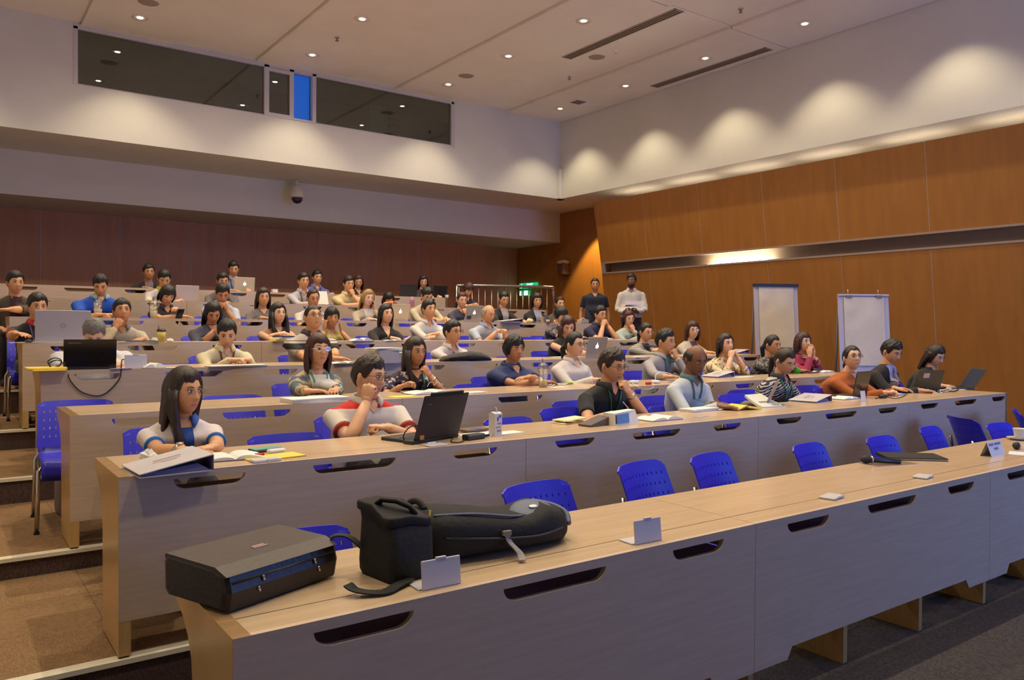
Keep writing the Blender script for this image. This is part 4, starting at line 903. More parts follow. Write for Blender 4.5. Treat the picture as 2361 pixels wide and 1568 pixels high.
# --- fifth row
prep(5, 86, 707, 'person in black polo with red collar behind a big silver laptop', 'm', 'short', 'k', 'm', (.022, .020, .024), 's', (('on', 52, 791, (.5, -.85, -.05), 'flat'), 'type'), vy=14, hp=6, lean=.12, col=(.5, .02, .02), cuff=(.4, .02, .02), lanyard=(.12, .10, .25))
prep(5, 281, 719, 'person in linen coloured shirt, hand under the chin', 'm', 'short', 'k', 't', 'linen', 'l', (('at', 266, 756, .08, (.5, .1, .85), 'fist', (-.2, -1, .2), (-.6, -.4, -1)), 'rest'), vy=10, hp=-10, lean=.10, col=(.16, .14, .13))
prep(5, 491, 722, 'person with smooth dark hair in dark blue grey top, looking at a phone', 'f', 'long', 'k', 't', (.06, .06, .10), 'm', ('phone', 'phone'), vy=10, hp=30, lean=.16, L=.22, w=1.12)
prep(5, 641, 724, 'person with long black hair and bare crossed arms', 'f', 'long', 'k', 'l', (.42, .22, .14), 'n', ('fold', 'fold'), vy=24, hp=-4, lean=.12, L=.30, front=2, bracelet=1)
prep(5, 765, 733, 'person in yellow shirt with both hands on the cheeks', 'f', 'shortf', 'k', 't', (.60, .50, .16), 's', ('cheek', 'cheek'), vy=12, hp=4, lean=.14)
prep(5, 890, 725, 'person with long black hair in black cardigan over red top', 'f', 'long', 'k', 'l', (.016, .014, .014), 'l', ('pen', 'rest'), vy=28, hp=-4, lean=.12, L=.26, v=.13, vw=.05, gname='cardigan')
prep(5, 989, 714, 'person in open white shirt with sleeves on the desk', 'm', 'short', 'k', 'm', (.66, .62, .58), 'l', ('fold', 'fold'), vy=30, hp=-2, lean=.12, col=(.66, .62, .58))
prep(5, 1126, 724, 'bald person with glasses in blue shirt, holding a phone', 'm', 'bald', 'w', 'm', 'lightstripe', 's', ('phone', 'phone'), vy=40, hp=14, lean=.16, col=(.3, .34, .5), glasses=(.3, .2, .15), gt=.001, w=1.1)
prep(5, 1293, 727, 'person in speckled dark blouse resting the neck on one hand', 'f', 'shortf', 'k', 'l', 'greyspeck', 's', ('fold', 'cheek'), vy=38, hp=24, lean=.14)
prep(5, 1384, 725, 'person in navy polo with glasses, hands clasped at the mouth', 'm', 'short', 'k', 'm', (.02, .018, .06), 's', ('clasp', 'clasp'), vy=38, hp=4, lean=.12, w=1.1, col=(.02, .018, .06), glasses=(.15, .12, .1), gt=.0012)
prep(5, 1450, 735, 'person in pale green jacket with a hand over the mouth', 'f', 'long', 'r', 'l', (.42, .48, .42), 'l', ('rest', 'mouth'), vy=20, hp=6, lean=.12, L=.16, glasses=(.3, .25, .2), gt=.001, gname='jacket')
# --- sixth row
prep(6, 35, 652, 'person at the far left edge in dark olive and brown shirt', 'm', 'short', 'k', 'm', (.09, .065, .04), 'm', ('lap', 'fold'), vy=16, hp=4, lean=.10, off=.30, panel=[(-.05, .06, .02, .3, (.05, .02, .03))], trousers=(.012, .01, .016))
prep(6, 232, 657, 'broad person in blue polo with dark chest stripe, reading', 'm', 'short', 'k', 'm', 'bluestripe', 's', ('tog', 'tog'), vy=-2, hp=28, lean=.18, w=1.25, col=(.25, .40, .45))
prep(6, 386, 681, 'person with fringe in dark purple shirt, head tilted', 'f', 'fringe', 'k', 'm', (.035, .022, .04), 's', ('fold', 'phone'), vy=14, hp=22, hr=8, lean=.18, L=.10, col=(.035, .022, .04))
prep(6, 513, 676, 'person in pale blue shirt leaning forward on the elbows', 'm', 'short', 'k', 't', (.50, .54, .62), 's', ('clasp', 'clasp'), vy=8, hp=32, lean=.20, col=(.50, .54, .62))
prep(6, 607, 686, 'person with long dark hair in grey cardigan, sixth row', 'f', 'long', 'b', 'm', (.17, .14, .14), 'l', ('rest', 'rest'), vy=12, hp=2, lean=.10, L=.24, gname='cardigan')
prep(6, 722, 689, 'person with receding hair and glasses behind the banded polo', 'm', 'reced', 'b', 't', (.60, .56, .52), 's', ('rest', 'rest'), vy=18, hp=6, lean=.10, glasses=(.2, .12, .1), gt=.001, col=(.6, .56, .52))
prep(6, 848, 688, 'person with long blonde hair in beige jacket', 'f', 'long', 'y', 'p', (.46, .38, .30), 'l', ('rest', 'cheek'), vy=24, hp=4, hr=8, lean=.14, L=.20, inner=(.62, .58, .60), inw=.045, gname='jacket')
prep(6, 984, 682, 'person in beige jacket behind an open laptop, looking down', 'm', 'short', 'k', 'm', (.56, .47, .32), 'l', ('type', 'type'), vy=24, hp=28, lean=.18, gname='jacket')
prep(6, 1065, 692, 'person with dark hair tied back in dark vest, hand under the chin', 'f', 'pony', 'r', 'l', (.05, .045, .075), 'l', ('rest', 'chin'), vy=20, hp=10, lean=.14, L=.1)
prep(6, 1162, 690, 'person in black blazer over pale lace top, looking down', 'f', 'pony', 'k', 'm', (.014, .012, .014), 'l', ('rest', 'rest'), vy=20, hp=20, lean=.12, inner=(.42, .36, .36), inw=.045, gname='jacket', L=.2)
prep(6, 1238, 694, 'person in black blazer over blue grey striped top', 'f', 'bob', 'k', 'm', (.014, .012, .014), 'l', ('tog', 'tog'), vy=14, hp=4, lean=.12, inner=(.40, .42, .52), inw=.05, gname='jacket', L=.12)
prep(6, 1291, 701, 'person with tied hair half hidden near the right end of the sixth row', 'f', 'pony', 'k', 'm', (.10, .08, .08), 's', ('rest', 'rest'), vy=22, hp=2, lean=.10, L=.05)
# --- seventh row
prep(7, 379, 643, 'person in white polo with yellow trim, head bowed', 'm', 'short', 'k', 'm', (.66, .62, .60), 's', ('rest', 'rest'), vy=5, hp=28, lean=.16, col=(.65, .55, .03), cuff=(.65, .55, .03))
prep(7, 514, 649, 'person in grey top with raised hand in front of a face', 'm', 'short', 'k', 't', (.16, .13, .13), 'l', ('rest', 'mouth'), vy=10, hp=10, lean=.10)
prep(7, 700, 648, 'person in pale grey shirt with dark lanyard', 'm', 'short', 'k', 'm', (.50, .47, .52), 'l', ('fold', 'rest'), vy=18, hp=4, lean=.10, col=(.50, .47, .52), lanyard=(.06, .06, .10))
prep(7, 804, 655, 'person in cream shirt with hand over the mouth', 'm', 'short', 'k', 'm', (.66, .56, .28), 's', ('fold', 'mouth'), vy=20, hp=6, lean=.12, w=1.1, col=(.66, .56, .28))
prep(7, 896, 690, 'person in red top bending low behind the blonde one', 'f', 'long', 'k', 'm', (.30, .015, .02), 'l', ('fold', 'fold'), vy=10, hp=40, lean=.26, L=.14, off=.14)
prep(7, 1079, 668, 'person with brown hair in black top, head bent aside', 'f', 'shortf', 'r', 'm', (.03, .02, .028), 's', ('fold', 'fold'), vy=24, hp=34, hr=10, lean=.18)
# --- last row
prep(8, 343, 628, 'person in dark suit in shadow by the back wall', 'm', 'short', 'k', 't', (.014, .013, .016), 'l', ('rest', 'rest'), vy=10, hp=2, lean=.08, inner=(.20, .17, .22), inw=.04, gname='jacket')
prep(8, 539, 620, 'person in light blue shirt working at a laptop in the last row', 'm', 'short', 'k', 'm', (.30, .36, .62), 'l', ('rest', 'type'), vy=2, hp=16, lean=.14, col=(.30, .36, .62), lanyard=(.03, .03, .1))
prep(8, 731, 640, 'person in light blue shirt below a wall joint, last row', 'm', 'short', 'k', 'm', (.16, .16, .42), 's', ('rest', 'rest'), vy=18, hp=4, lean=.10, col=(.2, .2, .5), lanyard=(.03, .03, .1))
prep(8, 826, 650, 'person with reddish dark hair in the last row behind the cream shirt', 'f', 'long', 'r', 'm', (.02, .016, .02), 'l', ('rest', 'rest'), vy=4, hp=14, lean=.12, L=.16)
prep(8, 976, 650, 'person with long dark hair between two black laptops', 'f', 'long', 'b', 'l', (.06, .04, .06), 'l', ('type', 'type'), vy=8, hp=12, lean=.12, L=.24)
# --- standing
prep(6, 1372, 657, 'person in dark navy polo standing against the right wall', 'f', 'pony', 'k', 't', (.014, .016, .035), 's', ('hang', 'hang'), vy=2, hp=2, lean=.0, stand=10.3, by=-38, w=1.08, L=.25, trousers=(.012, .014, .03))
prep(6, 1456, 648, 'person in white shirt standing and holding papers by the right wall', 'm', 'short', 'k', 'd', (.60, .56, .54), 'l', ('hold', 'hold'), vy=-12, hp=2, lean=.0, stand=9.75, by=-46, col=(.60, .56, .54), beard=1, tail=1, trousers=(.03, .03, .04))
shirts = remesh_many([(d['mb'], .0125 if d['lod'] == 0 else .018, 3 if d['lod'] == 0 else 2) for d in PEOPLE])
FOLK = [finish(d, s) for d, s in zip(PEOPLE, shirts)]
# ---------------------------------------------------------------- things on the desks
def P(x, y, r):
    p = atz(x, y, ZT[r]); yc = min(max(p.y, YR[r] + .05), YR[r] + DD - .09)
    return p if abs(yc - p.y) < 1e-6 else Vector((aty(x, y, yc).x, yc, ZT[r]))
def at_desk(name, label, cat, px, py, r, rz=0, group=None): return thing(name, label, cat, P(px, py, r), R(rz), group)
def RX(a): return Matrix.Rotation(R(a), 4, 'X')
leather = mat('black_leather', (.022, .016, .014), .42, noise=.3, nscale=(80, 80, 80), bump=.12)
nylon = mat('black_nylon', (.010, .009, .010), .8, bump=.25, bscale=(60, 60, 60))
nylon_b = mat('blue_grey_nylon', (.10, .13, .21), .5, bump=.2, bscale=(60, 60, 60))
webbing = mat('black_webbing', (.012, .011, .012), .75)
# --- front row: bags
def rounded(w, d, h, r_=.03, nz=6):
    """soft edged bag body: superellipse rings"""
    mb = MB(); vs = []; n = 28
    lev = [(0, .90), (.06, .97), (.2, 1.0), (.8, 1.0), (.94, .975), (1, .92)]
    for t, s in lev:
        for k in range(n):
            a = 2 * PI * k / n; c, q = math.cos(a), math.sin(a)
            vs.append((s * w / 2 * math.copysign(abs(c) ** .28, c), s * d / 2 * math.copysign(abs(q) ** .28, q), h * t))
    m = len(lev); fs = [(i * n + k, i * n + (k + 1) % n, (i + 1) * n + (k + 1) % n, (i + 1) * n + k) for i in range(m - 1) for k in range(n)] + [tuple(range(n))[::-1], tuple((m - 1) * n + k for k in range(n))]
    return mb.add(vs, fs, 0, True)
t = thing('briefcase', 'black leather briefcase lying flat over the left end of the front desk', 'briefcase', (.742, 2.296, .724), R(21))
bm_ = MB(); sec = [(-.135, .006), (.12, .006), (.135, .02), (.138, .10), (.125, .118), (-.09, .112), (-.132, .10), (-.145, .055)]
n = len(sec); xs = [(-.200, .86), (-.196, .95), (-.185, 1), (.185, 1), (.196, .95), (.200, .86)]
vs = [(x, y * s, .06 + (z - .06) * s) for x, s in xs for y, z in sec]; fs = [(i * n + k, i * n + (k + 1) % n, (i + 1) * n + (k + 1) % n, (i + 1) * n + k) for i in range(len(xs) - 1) for k in range(n)] + [tuple(range(n))[::-1], tuple((len(xs) - 1) * n + k for k in range(n))]
bm_.add(vs, fs, 0, False).build('body', [leather], t)
fl = MB(); fl.add([(-.197, .130, .108), (.197, .130, .108), (.197, .126, .121), (.197, -.09, .117), (.197, -.138, .098), (-.197, -.138, .098), (-.197, -.09, .117), (-.197, .126, .121), (-.197, -.128, .094), (.197, -.128, .094)], [(0, 1, 2, 7), (7, 2, 3, 6), (6, 3, 4, 5), (0, 7, 6, 5, 8), (1, 9, 4, 3, 2), (5, 4, 9, 8), (0, 8, 9, 1)]).build('flap', [mat('brown_black_leather', (.065, .042, .033), .45, noise=.25, nscale=(90, 90, 90), bump=.1)], t)
gold = mat('pale_metal_badge', (.65, .45, .35), .35, .7)
bd = MB(); bd.b2((-.02, -.022, .1175), (.022, -.012, .1205)); bd.b2((-.024, -.034, .1175), (.026, -.026, .1205)); bd.build('badge', [gold], t)
for z in (.078, .052): MB().tube([(-.18, -.1375, z), (.0, -.1405, z), (.18, -.1375, z)], .004, 8).build('zip', [black_pl], t)
for x, z in ((-.085, .078), (-.10, .052), (.10, .078), (.115, .052)): MB().tube([(x, -.144, z), (x + .004, -.147, z - .014)], .004, 6).build('zip_pull', [chrome], t)
MB().tube([(.19, -.06, .09), (.225, -.05, .085), (.235, .0, .08), (.225, .06, .085), (.19, .07, .09)], .012, 8).build('handle', [leather], t)
t = thing('camera_bag', 'upright black camera bag with shoulder strap beside the briefcase', 'bag', (1.135, 2.165, .724), R(8))
body = rounded(.165, .20, .185); body.v = [(x * (1 - .10 * z / .2 * (x < 0)), y * (1 - .12 * z / .2) + (.018 if z > .15 else 0), z + (.03 * (y > 0) * (z / .2) - .012 * (x > .02) * (z / .2))) for x, y, z in body.v]; body.build('body', [nylon], t)
lid = rounded(.168, .19, .03); lid.v = [(x, y + .012, z + .163 + (.03 if y > 0 else .0) - (.016 if x > .02 else 0)) for x, y, z in lid.v]; lid.build('lid', [nylon], t)
MB().tube([(-.035, .06, .205), (-.03, .03, .226), (0, .0, .222), (.03, -.03, .205), (.04, -.045, .182)], .014, 8, flat=.6).build('handle', [webbing], t)
MB().tube([(.084, -.06, .19), (.086, -.05, .11), (.086, -.045, .02)], .003, 6).build('piping', [mat('yellow_piping', (.55, .36, .05), .6)], t)
def strap(name, pts, w, m, par):
    mb = MB(); pts = [Vector(p) for p in pts]; vs = []
    for i, p in enumerate(pts):
        tt = (pts[min(i + 1, len(pts) - 1)] - pts[max(i - 1, 0)]).normalized(); s = tt.cross(Vector((0, 0, 1))); s = s.normalized() if s.length > .2 else Vector((0, 1, 0)); nn = s.cross(tt).normalized() * .002
        vs += [p - s * w / 2 - nn, p + s * w / 2 - nn, p + s * w / 2 + nn, p - s * w / 2 + nn]
    k = len(pts); fs = [(4 * i + q, 4 * i + (q + 1) % 4, 4 * i + 4 + (q + 1) % 4, 4 * i + 4 + q) for i in range(k - 1) for q in range(4)] + [(0, 3, 2, 1), tuple(4 * k - 4 + q for q in range(4))]
    return mb.add(vs, fs).build(name, [m], par)
def spl(pts, n=6):
    pts = [Vector(p) for p in pts]; out = []
    for i in range(len(pts) - 1):
        p0, p1, p2, p3 = pts[max(i - 1, 0)], pts[i], pts[i + 1], pts[min(i + 2, len(pts) - 1)]
        for k in range(n):
            t_ = k / n; out.append(.5 * ((2 * p1) + (p2 - p0) * t_ + (2 * p0 - 5 * p1 + 4 * p2 - p3) * t_ * t_ + (3 * p1 - p0 - 3 * p2 + p3) * t_ ** 3))
    return out + [pts[-1]]
strap('shoulder_strap', spl([(-.078, .06, .08), (-.11, .10, .115), (-.15, .13, .11), (-.175, .13, .05), (-.17, .11, .02)]), .032, webbing, t)
strap('shoulder_strap', spl([(-.02, -.10, .012), (-.08, -.12, .010), (-.14, -.135, .006), (-.20, -.10, .016), (-.215, -.07, .03)]), .036, webbing, t)
MB().b2((-.185, .115, .03), (-.16, .145, .042)).build('buckle', [chrome], t)
t = thing('backpack', 'black backpack with blue grey trim lying on the front desk', 'backpack', (1.52, 2.245, .724), R(-4))
bp = MB(); n = 22; secs = [(-.29, .07, .115, .06), (-.275, .115, .165, .08), (-.20, .135, .168, .082), (-.08, .138, .15, .075), (.04, .135, .125, .064), (.12, .132, .118, .06), (.20, .12, .145, .07), (.27, .095, .12, .058), (.31, .05, .075, .045), (.325, .015, .05, .04)]
vs = []
for x, hw, hh, zc_ in secs:
    for k in range(n):
        a = 2 * PI * k / n; c, q = math.cos(a), math.sin(a); z = zc_ + hh * .5 * math.copysign(abs(q) ** .7, q); vs.append((x, hw * math.copysign(abs(c) ** .7, c), max(.002, z)))
fs = [(i * n + k, i * n + (k + 1) % n, (i + 1) * n + (k + 1) % n, (i + 1) * n + k) for i in range(len(secs) - 1) for k in range(n)] + [tuple(range(n))[::-1], tuple((len(secs) - 1) * n + k for k in range(n))]
bp.add(vs, fs, 0, True).build('body', [nylon], t)
pk = MB(); pk.ell((.16, -.045, .112), (.085, .075, .022), 18, 8, rot=Euler((R(22), R(-3), R(-8))).to_matrix()); pk.build('oval_pocket', [nylon_b], t)
MB().ell((.162, -.052, .134), (.02, .012, .004), 10, 6, rot=Euler((R(22), 0, 0)).to_matrix()).build('emblem', [mat('silver_emblem', (.5, .5, .52), .4, .6)], t)
tb = MB(); tb.tube(spl([(-.20, -.105, .115), (-.12, -.118, .11), (-.02, -.122, .092), (.08, -.118, .075), (.16, -.11, .07)]), [.012] * 25, 8, flat=.5); tb.build('side_trim', [nylon_b], t)
for zz_ in (.135, .10): MB().tube(spl([(-.24, -.085, zz_ + .02), (-.1, -.10 - (.13 - zz_) * .6, zz_ + .012), (.04, -.10 - (.13 - zz_) * .6, zz_ - .012), (.10, -.08, zz_ - .02)]), .0045, 6).build('seam', [nylon_b], t)
MB().tube(spl([(-.22, -.13, .09), (-.05, -.142, .07), (.12, -.135, .055), (.25, -.10, .06), (.31, -.03, .06)]), .004, 6).build('zip', [black_pl], t)
MB().tube(spl([(-.24, -.02, .162), (-.25, .01, .185), (-.26, .05, .175), (-.27, .06, .15)]), .011, 8).build('handle', [webbing], t)
MB().tube(spl([(.24, .08, .12), (.29, .02, .11), (.315, -.03, .09), (.30, -.07, .06)]), .010, 8).build('end_trim', [nylon_b], t)
strap('loose_strap', spl([(.0, -.138, .085), (.004, -.150, .055), (.02, -.185, .025), (.012, -.215, .008)]), .022, mat('grey_strap', (.30, .27, .27), .6), t)
MB().b2((-.018, -.150, .075), (.012, -.138, .090)).build('buckle', [mat('brown_buckle', (.25, .20, .18), .5)], t)
# --- front row: stands and small things
stand_m = mat('white_card_stand', (.62, .60, .66), .35)
def card_stand(px, py, r, rz, label, w=.128, h=.083, group='white card stands', lean=-6):
    t = at_desk('card_stand', label, 'card stand', px, py, r, rz, group)
    MB().box((0, 0, h / 2), (w, .006, h), rot=Matrix.Rotation(R(lean), 3, 'X'), bev=.002).build('plate', [stand_m], t)
    MB().box((0, -.001 + .0 + math.sin(R(-lean)) * h * .5 * 2 * .5, h + .002), (w * .26, .009, .006), bev=.001).build('clip', [stand_m], t)
    MB().box((-.01, .034, .003), (w, .07, .005), bev=.001).build('foot', [stand_m], t); return t
card_stand(1017, 1358, 1, -2, 'white folded card stand leaning in front of the camera bag')
card_stand(1493, 1254, 1, -2, 'white folded card stand right of the backpack on the front desk')
def flat_stand(px, py, r, rz, label, group='flat white card stands'):
    t = at_desk('card_stand', label, 'card stand', px, py, r, rz, group)
    MB().box((0, 0, .006), (.115, .072, .009), bev=.002).build('plate', [stand_m], t); MB().box((.02, -.034, .008), (.05, .012, .012), bev=.002).build('clip', [stand_m], t)
flat_stand(1917, 1148, 1, 12, 'flat white card stand lying on the front desk, the nearer of two')
flat_stand(2127, 1101, 1, 12, 'flat white card stand lying on the front desk, the farther of two')
t = at_desk('plastic_sheet', 'clear plastic sheet lying under the black microphone on the front desk', 'sheet', 2040, 1063, 1, -16)
MB().box((0, 0, .0012), (.30, .21, .002)).build('sheet', [glass_mat('clear_sheet', (.93, .9, .9), .10, .08)], t)
def microphone(px, py, r, rz, label):
    t = at_desk('microphone', label, 'microphone', px, py, r, rz); t.location.z += .024
    MB().ell((-.07, 0, 0), (.034, .023, .023), 14, 9).build('head', [mat('mic_mesh', (.02, .02, .02), .6, bump=.4, bscale=(300, 300, 300))], t)
    MB().tube([(-.05, 0, 0), (-.035, 0, -.002), (.12, 0, -.010)], [.019, .016, .013], 14).build('handle', [black_pl], t)
    MB().tube([(-.042, 0, 0), (-.036, 0, 0)], .021, 14).build('ring', [steel], t); return t
microphone(2026, 1061, 1, -38, 'black microphone lying beside the black notebook')
microphone(2344, 1033, 1, 20, 'black microphone at the right edge below the coffee cup')
t = at_desk('notebook', 'black hardcover notebook on the front desk', 'notebook', 2102, 1051, 1, -43)
MB().box((0, 0, .007), (.325, .205, .010), 0).build('pages', [cream_p], t)
cv = MB(); cv.b2((-.17, -.108, .0118), (.163, .108, .016)); cv.b2((-.17, -.108, 0), (.163, .108, .002)); cv.b2((-.172, -.108, 0), (-.167, .108, .016)); cv.build('cover', [mat('black_cover', (.012, .012, .012), .6)], t)
def text(body, size, m, par, loc, rot, ext=.0006, name='lettering', al='CENTER'):
    cu = bpy.data.curves.new('txt', 'FONT'); cu.body = body; cu.size = size; cu.extrude = ext; cu.align_x = al; cu.align_y = 'CENTER'
    o = bpy.data.objects.new('txt', cu); C.objects.link(o); dg = bpy.context.evaluated_depsgraph_get(); me = bpy.data.meshes.new_from_object(o.evaluated_get(dg)); bpy.data.objects.remove(o)
    me.materials.clear(); me.materials.append(m); q = link(name, me, par, loc); q.rotation_euler = rot; return q
ink = mat('grey_ink', (.16, .16, .30), .7); ink_k = mat('black_ink', (.03, .03, .04), .7)
t = at_desk('name_card', 'folded white name card with two printed lines on the front desk', 'card', 2290, 1049, 1, 3)
nc = MB(); nc.add([(-.105, -.03, 0), (.105, -.03, 0), (.105, .0, .085), (-.105, .0, .085), (-.105, .035, 0), (.105, .035, 0), (-.102, -.026, 0), (.102, -.026, 0), (.102, .0, .080), (-.102, .0, .080), (-.102, .031, 0), (.102, .031, 0)], [(0, 1, 2, 3), (3, 2, 5, 4), (6, 9, 8, 7), (9, 10, 11, 8)]).build('card', [mat('name_card_white', (.66, .66, .72), .6)], t)
text('......  ........', .030, ink, t, (0, -.0075, .066), (R(70), 0, 0)).data; text('▪▪▪', .03, ink, t, (0, -.0165, .040), (R(70), 0, 0))
for x0, x1, z in ((-.085, -.02, .068), (-.005, .085, .068), (-.03, .03, .042)): MB().b2((x0, -.0005, -.006), (x1, .0005, .006)).build('print_line', [ink], t, (0, -.03 + .03 * z / .085 - .0012, z)).rotation_euler = (R(-19), 0, 0)
for ch in [c for c in t.children if c.name.startswith('lettering')]: me_ = ch.data; bpy.data.objects.remove(ch)
t = at_desk('coffee_cup', 'white coffee cup on a saucer at the right edge of the front desk', 'cup', 2350, 1014, 1, 20)
cpm = mat('white_china', (.70, .68, .66), .25)
MB().lathe([(.001, .004), (.045, .004), (.075, .014), (.078, .017), (.045, .009), (.001, .009)], 28).build('saucer', [cpm], t)
MB().lathe([(.001, .011), (.026, .011), (.03, .02), (.040, .075), (.042, .08), (.0385, .079), (.028, .022), (.001, .018)], 28).build('cup', [cpm], t)
MB().tube([(.038, 0, .068), (.060, 0, .066), (.062, 0, .045), (.034, 0, .035)], .0045, 8).build('handle', [cpm], t); MB().b2((-.028, -.04, .058), (.0, -.037, .066)).build('logo', [ink], t)
t = at_desk('spoon', 'small wooden stirrer resting on the saucer of the coffee cup', 'spoon', 2330, 1016, 1, 160); t.location.z += .02
MB().box((0, 0, 0), (.11, .007, .002)).build('stirrer', [mat('brown_wood', (.25, .11, .03), .6)], t)
def sheets(px, py, r, rz, w, d, label, n=1, m=None, name='paper', cat='paper', group=None, th=.0012, jit=6):
    t = at_desk(name, label, cat, px, py, r, rz, group); rs = random.Random(px)
    for k in range(n): MB().box((0, 0, th / 2 + k * (th + .0003) + .0005), (w, d, th)).build('sheet', [m or paper], t).rotation_euler = (0, 0, R(rs.uniform(-jit, jit)) * (k > 0))
    return t
sheets(2350, 1046, 1, 20, .16, .11, 'small pale paper at the right edge under the microphone')
# --- generic desk things
def binder(px, py, r, rz, label, w=.29, d=.30, h=.075, flip=1, group='white ring binders', cover=None):
    t = at_desk('ring_binder', label, 'binder', px, py, r, rz, group); f = flip
    grey = mat('binder_cover', (.56, .52, .56), .45, noise=.06, nscale=(8, 8, 8)); vio = mat('binder_inside', (.17, .15, .32), .6)
    def sl(z0a, z0b, th): return [(-f * w / 2, -d / 2, z0a), (f * w / 2, -d / 2, z0b), (f * w / 2, d / 2, z0b), (-f * w / 2, d / 2, z0a), (-f * w / 2, -d / 2, z0a + th), (f * w / 2, -d / 2, z0b + th), (f * w / 2, d / 2, z0b + th), (-f * w / 2, d / 2, z0a + th)]
    Q = [(0, 3, 2, 1), (4, 5, 6, 7), (0, 1, 5, 4), (1, 2, 6, 5), (2, 3, 7, 6), (3, 0, 4, 7)]
    MB().add(sl(0, 0, .004), Q).build('bottom_cover', [grey], t); MB().add(sl(.012, h, .004), Q).build('top_cover', [cover or grey], t)
    MB().b2((f * (w / 2 - .004), -d / 2, .004), (f * w / 2, d / 2, h)).build('spine', [vio], t)
    pg = MB(); pg.add([(-f * (w / 2 - .02), -d / 2 + .015, .005), (f * (w / 2 - .01), -d / 2 + .015, .005), (f * (w / 2 - .01), d / 2 - .015, .005), (-f * (w / 2 - .02), d / 2 - .015, .005), (-f * (w / 2 - .02), -d / 2 + .015, .014), (f * (w / 2 - .06), -d / 2 + .015, h * .55), (f * (w / 2 - .06), d / 2 - .015, h * .55), (-f * (w / 2 - .02), d / 2 - .015, .014)], Q); pg.build('pages', [vio], t)
    zz = lambda x: .012 + (h - .012) * (x * f + w / 2) / w + .0046
    for x0, x1, y0, y1 in ((-.05, .06, .02, .035), (-.06, .05, -.01, -.003), (-.03, .03, -.03, -.024)):
        MB().add([(x0, y0, zz(x0)), (x1, y0, zz(x1)), (x1, y1, zz(x1)), (x0, y1, zz(x0))], [(0, 1, 2, 3)]).build('print', [mat('faint_brown_print', (.30, .20, .19), .6)], t, recalc=False)
    return t
def open_book(px, py, r, rz, label, w=.38, d=.26, group='open printed books', dark=None, h=.02):
    t = at_desk('open_book', label, 'book', px, py, r, rz, group)
    for s in (-1, 1):
        n = 9; top = [(s * w / 2 * k / n, .006 + h * math.sin(PI * (k / n) ** .7) * (.75 if s < 0 else 1.0)) for k in range(n + 1)]
        vs = []; 
        for x, z in top: vs += [(x, -d / 2, z), (x, d / 2, z), (x, d / 2, .003), (x, -d / 2, .003)]
        fs = [(4 * k + q, 4 * k + 4 + q, 4 * k + 4 + (q + 1) % 4, 4 * k + (q + 1) % 4) for k in range(n) for q in range(4)] + [(0, 1, 2, 3), (4 * n, 4 * n + 3, 4 * n + 2, 4 * n + 1)]
        MB().add(vs, fs).build('page_block', [paper if s < 0 or not dark else dark], t)
    MB().b2((-w / 2 - .004, -d / 2 - .003, 0), (w / 2 + .004, d / 2 + .003, .003)).build('cover', [mat('dark_violet_cover', (.06, .035, .08), .5)], t); return t
def laptop(px, py, r, rz, label, w=.34, d=.235, ang=105, lid=None, base=None, apple=False, glow=1.2, group='open laptops', ext=None):
    t = at_desk('laptop', label, 'laptop', px, py, r, rz, group); lid = lid or black_pl; base = base or lid
    MB().box((0, d / 2, .009), (w, d, .016), bev=.003).build('base', [base], t)
    MB().b2((-w * .43, d * .12, .0172), (w * .43, d * .55, .0185)).build('keyboard', [black_rb], t)
    M = Matrix.Translation((0, .004, .017)) @ Matrix.Rotation(R(ang - 90), 4, 'X')
    lo = MB().box((0, 0, d / 2), (w, .007, d), bev=.003, M=M).build('lid', [lid], t)
    MB().box((0, .0042, d / 2), (w * .92, .001, d * .88), M=M).build('screen', [mat('laptop_screen', (.02, .022, .028), .5, emit=(.45, .55, .9, .03), spec=.2)], lo)
    if apple:
        lm = mat('glowing_logo', (1, 1, 1), .4, emit=(.75, .9, 1, 2.5)); a = MB(); pts = []
        for k in range(24):
            q = 2 * PI * k / 24; rr = .023 * (1 - .10 * math.cos(q * 2 + PI) * .5) * (1 - .22 * max(0, math.cos(q - .1)) ** 10) * (1 - .10 * max(0, math.cos(q - PI / 2)) ** 8 - .08 * max(0, math.cos(q + PI / 2)) ** 8); pts.append((-rr * math.cos(q), rr * math.sin(q) * 1.02))
        a.prism(pts, .0012, axis='y', off=-.0050, M=M @ Matrix.Translation((0, 0, d * .52)))
        a.prism([(-.001 + .004 * math.cos(q) * .9 - .005 * math.sin(q) * .5, .033 + .009 * math.sin(q)) for q in [2 * PI * k / 10 for k in range(10)]], .0012, axis='y', off=-.0050, M=M @ Matrix.Translation((0, 0, d * .52))); a.build('logo', [lm], lo)
    if ext: ext(t, M, w, d)
    return t
silver = mat('silver_laptop', (.46, .42, .44), .4, .3); silver_w = mat('warm_silver_laptop', (.55, .48, .36), .4, .25); gloss_b = mat('gloss_black_laptop', (.012, .011, .012), .12); grey_l = mat('grey_laptop', (.16, .15, .15), .4)
def cable(name, label, pts, rad=.0025, m=None, group='black cables on the desks'):
    o = MB().tube(spl(pts, 5), rad, 6).build(name, [m or black_rb]); return tag(o, label, 'cable', group)
def dpts(r, pts, dz=.004): return [P(x, y, r) + Vector((0, 0, dz)) for x, y in pts]
white_c = mat('white_cable', (.68, .66, .62), .5)
